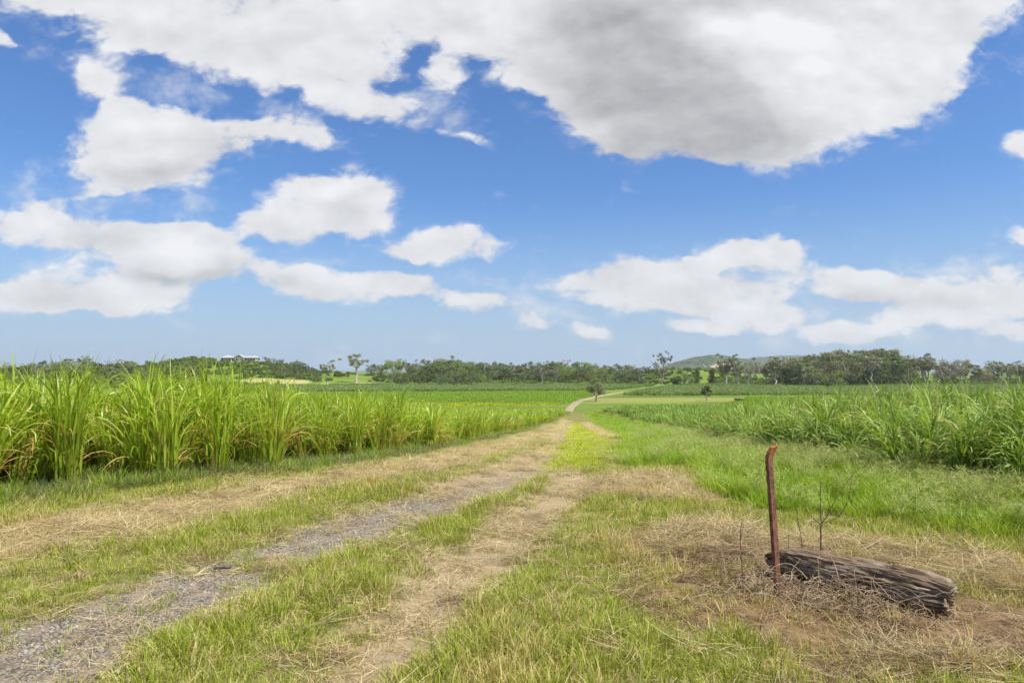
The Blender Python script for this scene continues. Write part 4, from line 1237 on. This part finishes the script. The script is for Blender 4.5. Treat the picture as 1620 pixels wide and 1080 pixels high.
def single_out():
    by = {}
    for o in bpy.data.objects:
        if o.get('group') and o.get('label'): by.setdefault(o['label'], []).append(o)
    words = "first second third fourth fifth sixth seventh eighth ninth tenth eleventh twelfth".split()
    for lab_, os_ in by.items():
        if len(os_) < 2: continue
        os_.sort(key=lambda o: o.location.x / o.location.y)
        for k, o in enumerate(os_):
            if k < 12: o['label'] = f"{lab_}, {words[k]} from left"


single_out()


# ------------------------------------------------------------------ far hills with the quarry
def build_hills():
    m, b = new_mat("forested_hill")
    out = b.n('ShaderNodeOutputMaterial')
    tc = b.n('ShaderNodeTexCoord').outputs['Object']
    n1 = b.noise(tc, .05, 6, .75).outputs[0]; n2 = b.noise(tc, .012, 4, .6).outputs[0]
    c = b.mix(b.ss(n1, .42, .6), (0.02, 0.042, 0.012), (0.11, 0.15, 0.035))
    q = b.n('ShaderNodeAttribute', attribute_name='tone').outputs['Fac']
    c = b.mix(b.ss(b.m('ADD', q, b.m('MULTIPLY_ADD', n1, .5, -.25)), .4, .6), c, b.mix(n2, (0.42, 0.29, 0.20), (0.60, 0.44, 0.32)))
    pr = b.n('ShaderNodeBsdfPrincipled'); b.set(pr.inputs['Base Color'], c); pr.inputs['Roughness'].default_value = .95
    bp = b.n('ShaderNodeBump'); bp.inputs['Distance'].default_value = 12; b.set(bp.inputs['Height'], n1); b.set(pr.inputs['Normal'], bp.outputs[0])
    m.node_tree.links.new(pr.outputs[0], out.inputs[0])
    for nm, D, prof, dep in (("hill", 2300, [(1030, 596), (1060, 583), (1080, 573), (1100, 566), (1125, 563.5), (1142, 565), (1168, 574), (1190, 585), (1206, 594), (1220, 600)], 260),
                             ("hill", 3600, [(1120, 596), (1150, 580), (1180, 573), (1200, 571), (1222, 568), (1245, 567), (1275, 570), (1310, 580), (1350, 592), (1370, 597)], 400)):
        px = np.linspace(prof[0][0], prof[-1][0], 170); rw = np.interp(px, [p[0] for p in prof], [p[1] for p in prof])
        rw = np.convolve(np.pad(rw, 6, mode='edge'), np.ones(13) / 13, 'valid')
        dp = np.linspace(-1, 1, 60)
        PX, DP = np.meshgrid(px, dp)
        Hh = np.maximum((597 - np.interp(PX, px, rw)) * D / F, 0)
        Y = D + DP * dep; X = (PX - 810) / F * D
        prf = np.sqrt(np.clip(1 - DP ** 2, 0, 1))
        Z = -12 + Hh * prf * .9 + fbm(X, Y, 90, 5, 44) * 22 * prf * (Hh > 3) + fbm(X, Y, 18, 3, 45) * 6 * prf * (Hh > 3)
        q = np.zeros_like(X)
        if D < 3000:
            qr = 597 - (Z + 12) * F / D
            q = np.clip(1.2 - (((PX - 1112) / 26) ** 2 + ((qr - 584) / 6.0) ** 2) + fbm(X, Y, 22, 3, 46) * 2.0, 0, 1) * (DP < 0)
            Z = Z - q * 10
        i, j = np.meshgrid(np.arange(169), np.arange(59)); k = (j * 170 + i).ravel()
        me = mesh_np(nm, np.stack([X, Y, Z], -1).reshape(-1, 3), np.stack([k, k + 1, k + 171, k + 170], 1), [m], {'tone': q.ravel()}, True)
        tag(obj(nm, me), kind='structure')


build_hills()


# ------------------------------------------------------------------ the house on the hill
def bx(a, x0, x1, y0, y1, z0, z1):
    V = [(x, y, z) for z in (z0, z1) for y in (y0, y1) for x in (x0, x1)]
    a.add(V, [(0, 2, 3, 1), (4, 5, 7, 6), (0, 1, 5, 4), (1, 3, 7, 5), (3, 2, 6, 7), (2, 0, 4, 6)])


def hip(a, x0, x1, y0, y1, z, h, eave=.7):
    x0, x1, y0, y1 = x0 - eave, x1 + eave, y0 - eave, y1 + eave
    ins = (y1 - y0) / 2; cy = (y0 + y1) / 2
    if x1 - x0 < 2 * ins: ins = (x1 - x0) / 2 - .3
    V = [(x0, y0, z), (x1, y0, z), (x1, y1, z), (x0, y1, z), (x0 + ins, cy, z + h), (x1 - ins, cy, z + h)]
    V += [(p[0], p[1], z - .18) for p in V[:4]]
    a.add(V, [(0, 1, 5, 4), (2, 3, 4, 5), (6, 9, 8, 7), (0, 6, 7, 1), (1, 7, 8, 2), (2, 8, 9, 3), (3, 9, 6, 0)]
          + [(1, 2, 5, 5), (3, 0, 4, 4)])


def build_house():
    y = 478.0
    xl, xr = at(349, y), at(404, y)
    z = float(terrain((xl + xr) / 2, y)) - .4
    root = bpy.data.objects.new("house", None); COL.objects.link(root); root.location = ((xl + xr) / 2, y, z)
    tag(root, "long low white homestead with pale metal roofs on top of the left hill", "house")
    W = xr - xl; h = 2.9
    blocks = [(-W / 2, -W / 2 + 7.5, 0, 8, 2.1), (-W / 2 + 7.5, -1.6, 1.2, 8, 1.5), (-1.6, 4.2, -1.4, 8, 2.0), (4.2, 8.0, 1.2, 8, 1.6), (8.0, W / 2, .2, 8, 1.7)]
    for (x0, x1, y0, y1, rh) in blocks:
        a = Acc(); bx(a, x0, x1, y0, y1, -.8, h); obj('wall', a.mesh('wall', [M_WALL]), root)
        a = Acc(); hip(a, x0, x1, y0, y1, h + .19, rh * .8)
        me = bpy.data.meshes.new('roof')
        V = np.concatenate(a.V); fs = [tuple(dict.fromkeys(f)) for f in np.concatenate(a.F).tolist()]
        me.from_pydata(V.tolist(), [], fs); me.materials.append(M_ROOF); me.update(); obj('roof', me, root)
        n = max(2, int((x1 - x0) / 2.4)); wd = (x1 - x0) / n
        for k in range(n):
            cx = x0 + wd * (k + .5); hw = min(.75, wd * .33)
            a = Acc(); bx(a, cx - hw - .08, cx + hw + .08, y0 - .06, y0 - .003, .75, 2.3)
            f = obj('window', a.mesh('window', [M_WALL]), root)
            a = Acc(); bx(a, cx - hw, cx + hw, y0 - .09, y0 - .063, .85, 2.2); obj('pane', a.mesh('pane', [M_GLASS]), f)
    # the projecting centre gable
    a = Acc(); a.add([(-1.9, -2.2, h + .45), (4.5, -2.2, h + .45), (1.3, -2.2, h + 2.1), (-1.9, 3.5, h + .45), (4.5, 3.5, h + .45), (1.3, 3.5, h + 2.1)], [(0, 2, 5, 3), (1, 4, 5, 2)])
    obj('roof', a.mesh('roof', [M_ROOF]), root)
    me = bpy.data.meshes.new('gable'); me.from_pydata([(-1.6, -2.0, h + .4), (4.2, -2.0, h + .4), (1.3, -2.0, h + 1.85), (-1.6, -1.5, h + .4), (4.2, -1.5, h + .4), (1.3, -1.5, h + 1.85)], [], [(0, 1, 2), (3, 5, 4), (0, 2, 5, 3), (1, 4, 5, 2), (0, 3, 4, 1)])
    me.materials.append(M_GABLE); obj('gable', me, root)
    for k in range(6):
        a = Acc(); px = -1.9 + 6.4 * k / 5; bx(a, px - .08, px + .08, -2.1, -1.94, -.8, h + .4); obj('post', a.mesh('post', [M_WALL]), root)


build_house()

# pale marker pole below the big wood
g = ground_at(1449, 606)
a = Acc(); tube(a, [(0, 0, -.3), (0, 0, 2.5), (0.02, 0, 4.6)], [.16, .15, .13], 8); bx(a, -.3, .3, -.17, .17, 4.3, 4.75)
o = obj('pole', a.mesh('pole', [M_WALL], True)); o.location = g
tag(o, "short pale pole standing at the field edge below the big wood", "pole")


# ------------------------------------------------------------------ rusty post
def build_post():
    g = ground_at(1233, 944)
    y = g[1]; s = y / F
    H = (932 - 700) * s
    a = Acc()
    # path in local metres: leans left as it rises, bends over to the right at the top
    def pt(px, py): return np.array([(px - 1228) * s, 0, (932 - py) * s])
    key = [pt(1229, 990), pt(1228, 932), pt(1224, 850), pt(1220, 770), pt(1218, 740), pt(1217, 724), pt(1218, 714), pt(1222, 705.5), pt(1229, 698)]
    t = np.linspace(0, len(key) - 1, 150); key = np.array(key)
    P = np.stack([np.interp(t, range(len(key)), key[:, i]) for i in range(3)], 1)
    for _ in range(2): P[1:-1] = (P[:-2] + 2 * P[1:-1] + P[2:]) / 4
    T = np.gradient(P, axis=0); T /= np.linalg.norm(T, axis=1)[:, None]
    Nn = np.cross(T, np.array([0, 1.0, 0])); Nn /= np.linalg.norm(Nn, axis=1)[:, None]   # sideways in the bend plane
    B = np.array([0, 1.0, 0])
    yaw = R(-28); Nr = Nn * math.cos(yaw) + B * math.sin(yaw); Br = B * math.cos(yaw) - Nn * math.sin(yaw)
    wd = np.full(len(t), 0.5 * 10.0 * s)
    wd *= 1 + .06 * np.sin(t * 9) * (t > 3)
    wd = np.where(t > 7.2, wd * np.interp(t, [7.2, 8], [1, .12]), wd)
    th = .007
    cols = np.array([-1, -.40, -.16, .12, .5, 1.0])
    hole_rows = set()
    zz = P[:, 2]
    for hz in (.12, .27, .52, .60, .68, .80, .88, .97):
        hole_rows.add(int(np.argmin(np.abs(zz - hz * H))))
    front, back = [], []
    for i in range(len(t)):
        for c in cols:
            jag = RNG.normal(0, .0006) if abs(c) == 1 else 0
            p = P[i] + Nr[i] * (c * wd[i] + jag)
            front.append(p - Br[i] * th * .5); back.append(p + Br[i] * th * .5)
    n, k = len(t), len(cols)
    V = np.array(front + back); Fc = []
    o2 = n * k
    for i in range(n - 1):
        for j in range(k - 1):
            q = (i * k + j, i * k + j + 1, (i + 1) * k + j + 1, (i + 1) * k + j)
            hole = (i in hole_rows) and j == 2
            if not hole:
                Fc.append(q); Fc.append(tuple(v + o2 for v in q[::-1]))
            else:
                for e in range(4): Fc.append((q[e], q[(e + 1) % 4], q[(e + 1) % 4] + o2, q[e] + o2))
        for j in (0, k - 1):
            e = (i * k + j, (i + 1) * k + j, (i + 1) * k + j + o2, i * k + j + o2); Fc.append(e)
    tp = (n - 1) * k
    for j in range(k - 1): Fc.append((tp + j, tp + j + 1, tp + j + 1 + o2, tp + j + o2))
    a.add(V, Fc)
    # return leg of the angle, folded away from the camera on the right side
    leg = []
    for i in range(n):
        e = P[i] + Nr[i] * wd[i]
        d = Br[i]
        for q_ in (0, 1):
            leg.append(e + d * (.004 + q_ * min(.030, wd[i] * .95)))
    leg2 = [p - Nr[i // 2] * .007 for i, p in enumerate(leg)]
    V = np.array(leg + leg2); o3 = 2 * n; Fc = []
    for i in range(n - 1):
        q = (2 * i, 2 * i + 1, 2 * i + 3, 2 * i + 2)
        Fc += [q, tuple(v + o3 for v in q[::-1]), (2 * i + 1, 2 * i + 1 + o3, 2 * i + 3 + o3, 2 * i + 3)]
    a.add(V, Fc)
    me = a.mesh('post', [rust_material()], False)
    o = obj('rusty_post', me); o.location = g
    tag(o, "rusty angle iron post with bolt holes, bent over at the top, beside the log", "post")


build_post()


def build_log():
    A = ground_at(1226, 914); Bq = ground_at(1508, 980)
    A, Bv = np.array(A), np.array(Bq)
    L = np.linalg.norm(Bv - A); nu, nv = 260, 200
    u = np.linspace(0, 1, nu); v = np.linspace(0, 2 * math.pi, nv, endpoint=False)
    U, Vv = np.meshgrid(u, v, indexing='ij')
    rad = np.interp(U, [0, .05, .12, .3, .6, .9, 1], [.03, .085, .125, .140, .150, .155, .125])
    cs, sn = np.cos(Vv), np.sin(Vv)
    # squarish split section
    sq = 1 / (np.abs(cs) ** 3.2 + np.abs(sn) ** 3.2) ** (1 / 3.2); rr = rad * (0.35 + .65 * sq)
    gx = np.cos(Vv) * 3.3; gy = np.sin(Vv) * 3.3
    groove = np.abs(fbm(gx * 2 + U * .5, gy * 2 + 40, .38, 4, 7)) * 2
    cr = np.clip(1 - groove * 5, 0, 1) * (0.4 + fbm(U * 6, gx, .8, 3, 8) + .5)
    g2 = np.abs(fbm(gx * .9 + U * .9, gy * .9 + 11, .45, 3, 57)) * 2
    cr = np.maximum(cr, np.clip(1.15 - g2 * 7, 0, 1) * sstep(fbm(U * 4, gx * .6, .7, 2, 58), -.1, .1))
    fine = fbm(gx + 9 + U * 1.1, gy * 1.0, .07, 3, 10)
    rr = rr - cr * .036 + fine * .016 + fbm(U * 7, gx, 1.1, 3, 12) * .03
    ragged = (fbm(gx * 3, gy * 3, .5, 3, 13)) * .16
    ax = U * L + ragged * sstep(U, .9, 1) - ragged * 1.4 * (1 - sstep(U, 0, .12))
    lump = fbm(U * 5, gx * .4, 1.0, 3, 77)
    Xl = np.stack([ax, rr * cs * 1.05, (rr * sn) * (.92 + lump * .25) + lump * .02], -1)
    V = Xl.reshape(-1, 3)
    Fc = []
    i, j = np.meshgrid(np.arange(nu - 1), np.arange(nv), indexing='ij')
    q = np.stack([i * nv + j, i * nv + (j + 1) % nv, (i + 1) * nv + (j + 1) % nv, (i + 1) * nv + j], -1).reshape(-1, 4)
    tone = np.clip(1 - cr.ravel() * .95, 0, 1)
    # end caps: sunken, cracked
    caps = []
    for e, sgn in ((0, 1), (nu - 1, -1)):
        ring = Xl[e]
        for f in (.75, .45, .15):
            c0 = ring.mean(0)
            caps.append((e, c0 + (ring - c0) * f + np.array([sgn * (1 - f) * .02, 0, 0]) + RNG.normal(0, .004, ring.shape) * [1, 0, 0]))
    allV = [V]; allF = [q]; base = len(V)
    prev = {0: np.arange(nv), nu - 1: (nu - 1) * nv + np.arange(nv)}
    for e, ring in caps:
        idx = base + np.arange(nv); pr_ = prev[e]
        allV.append(ring); allF.append(np.stack([pr_, np.roll(pr_, -1), np.roll(idx, -1), idx], 1)); prev[e] = idx; base += nv
    allV = np.concatenate(allV); tone = np.concatenate([tone, np.full(len(allV) - len(tone), .25)])
    me = mesh_np('log', allV, np.concatenate(allF), [log_material()], {'tone': tone}, True)
    o = obj('fallen_log', me)
    d = Vector((Bv - A).tolist()); o.rotation_euler = (R(14), -math.atan2(d.z, math.hypot(d.x, d.y)), math.atan2(d.y, d.x))
    o.location = Vector(A.tolist()) + Vector((0, .06, .135))
    tag(o, "weathered grey-brown split log lying on bare soil beside the rusty post", "log")
    return A, Bv


LA, LB = build_log()


# ------------------------------------------------------------------ dead vines heaped against the log
def build_vines():
    a = Acc()
    for k in range(950):
        if k < 780: px = RNG.normal(1325, 62); py = RNG.normal(950 + (px - 1325) * .17, 16)
        else: px, py = RNG.normal(1200, 35), RNG.normal(928, 16)
        py = min(max(py, 895), 1000)
        g = ground_at(px, py)
        p = np.array(g); p[2] += abs(RNG.normal(0, .06))
        n = 7; L = RNG.uniform(.12, .42)
        az = RNG.random() * 6.28; el = RNG.normal(.25, .35)
        pts = [p]
        for i in range(n):
            az += RNG.normal(0, .35); el += RNG.normal(-.12, .25)
            p = p + np.array([math.cos(az) * math.cos(el), math.sin(az) * math.cos(el), math.sin(el)]) * L / n
            p[2] = max(p[2], g[2] + .004)
            pts.append(p)
        r = RNG.uniform(.0016, .0040)
        tube(a, pts, np.linspace(r, r * .5, len(pts)), 4)
    o = obj('dead_vines', a.mesh('dead_vines', [M_VINE], True))
    tag(o, "tangle of dead brown vines heaped against the front of the log", "dead vines", kind='stuff')


build_vines()


# ------------------------------------------------------------------ thin dead stems
def stem(px0, py0, paths, label, cat, name, group=None, r0=.0045):
    g = ground_at(px0, py0); s = g[1] / F
    a = Acc()
    for (pts, ra, rb) in paths:
        P = np.array([((x - px0) * s, dy, (py0 - y) * s) for x, y, dy in pts])
        t = np.linspace(0, len(P) - 1, max(8, len(P) * 4))
        Q = np.stack([np.interp(t, range(len(P)), P[:, i]) for i in range(3)], 1)
        for _ in range(2): Q[1:-1] = (Q[:-2] + 2 * Q[1:-1] + Q[2:]) / 4
        Q[1:-1] += RNG.normal(0, .0018, Q[1:-1].shape)
        tube(a, Q, np.linspace(ra, rb, len(Q)) * 1.25, 6)
    o = obj(name, a.mesh(name, [M_TWIG], True)); o.location = g
    tag(o, label, cat, group)


stem(1299, 884, [
    ([(1299, 890, 0), (1299, 860, 0), (1300, 832, 0)], .0062, .005),
    ([(1300, 832, 0), (1301, 800, .02), (1303, 775, .03), (1302, 765, .03)], .0036, .002),
    ([(1300, 832, 0), (1283, 818, -.03), (1270, 800, -.05), (1262, 780, -.06)], .003, .0012),
    ([(1300, 832, 0), (1312, 815, .02), (1330, 790, .05), (1350, 765, .08), (1372, 745, .12)], .004, .0014),
    ([(1306, 828, 0), (1325, 818, -.04), (1338, 795, -.05), (1345, 765, -.05), (1346, 748, -.05)], .003, .0012),
    ([(1310, 818, 0), (1312, 800, -.03), (1306, 785, -.04), (1309, 772, -.04)], .0022, .001),
    ([(1346, 770, -.05), (1352, 760, -.05), (1356, 752, -.05)], .0014, .0008),
    ([(1355, 760, .09), (1362, 758, .1), (1372, 760, .1)], .0014, .0008),
    ([(1302, 790, .02), (1297, 780, .02), (1294, 770, .03)], .0018, .0009)],
    "dead twiggy sapling with forked branches growing behind the log", "sapling", "dead_sapling")
G_ST = "dry weed stems round the log"
stem(1270, 880, [([(1271, 884, 0), (1268, 850, 0), (1262, 820, 0), (1263, 803, 0)], .003, .0016), ([(1263, 815, 0), (1258, 803, 0), (1253, 793, 0)], .0014, .0008)],
     "curved dry weed stem between the rusty post and the dead sapling", "weed stem", "dry_weed_stem", G_ST)
stem(1249, 880, [([(1248, 884, 0), (1248, 850, 0), (1249, 832, 0)], .0022, .0012)], "short straight weed stem close behind the rusty post", "weed stem", "dry_weed_stem", G_ST)
stem(1174, 930, [([(1175, 935, 0), (1174, 890, 0), (1172, 850, 0), (1175, 828, 0)], .0034, .0022), ([(1173, 852, 0), (1176, 840, 0), (1178, 830, 0)], .002, .001)],
     "taller dry weed stem left of the rusty post", "weed stem", "dry_weed_stem", G_ST)
stem(1141, 938, [([(1141, 942, 0), (1141, 910, 0), (1139, 886, 0)], .0022, .0012)], "short dry weed stem furthest from the rusty post", "weed stem", "dry_weed_stem", G_ST)
stem(1345, 1000, [([(1345, 1004, 0), (1353, 996, 0), (1365, 990, .05)], .004, .003)], "short stick lying on the bare soil in front of the log", "stick", "stick")
stem(352, 899, [([(338, 899, 0), (352, 898.6, 0.02), (364, 898.2, 0)], .011, .008)], "short dark stick lying on the gravel of the track", "stick", "stick")

# ------------------------------------------------------------------ haze
def build_haze():
    a = Acc(); bx(a, -4200, 4200, -150, 4300, -16, 140)
    m = bpy.data.materials.new("haze_air"); m.use_nodes = True; nt = m.node_tree; nt.nodes.clear()
    out = nt.nodes.new('ShaderNodeOutputMaterial'); pv = nt.nodes.new('ShaderNodeVolumePrincipled')
    pv.inputs['Color'].default_value = (0.80, 0.90, 1.0, 1); pv.inputs['Density'].default_value = 0.00011
    pv.inputs['Anisotropy'].default_value = 0.2
    nt.links.new(pv.outputs[0], out.inputs['Volume'])
    m.cycles.homogeneous_volume = True
    o = obj('haze', a.mesh('haze', [m])); tag(o, "thin pale haze of the air over the valley", "haze", kind='stuff')


build_haze()
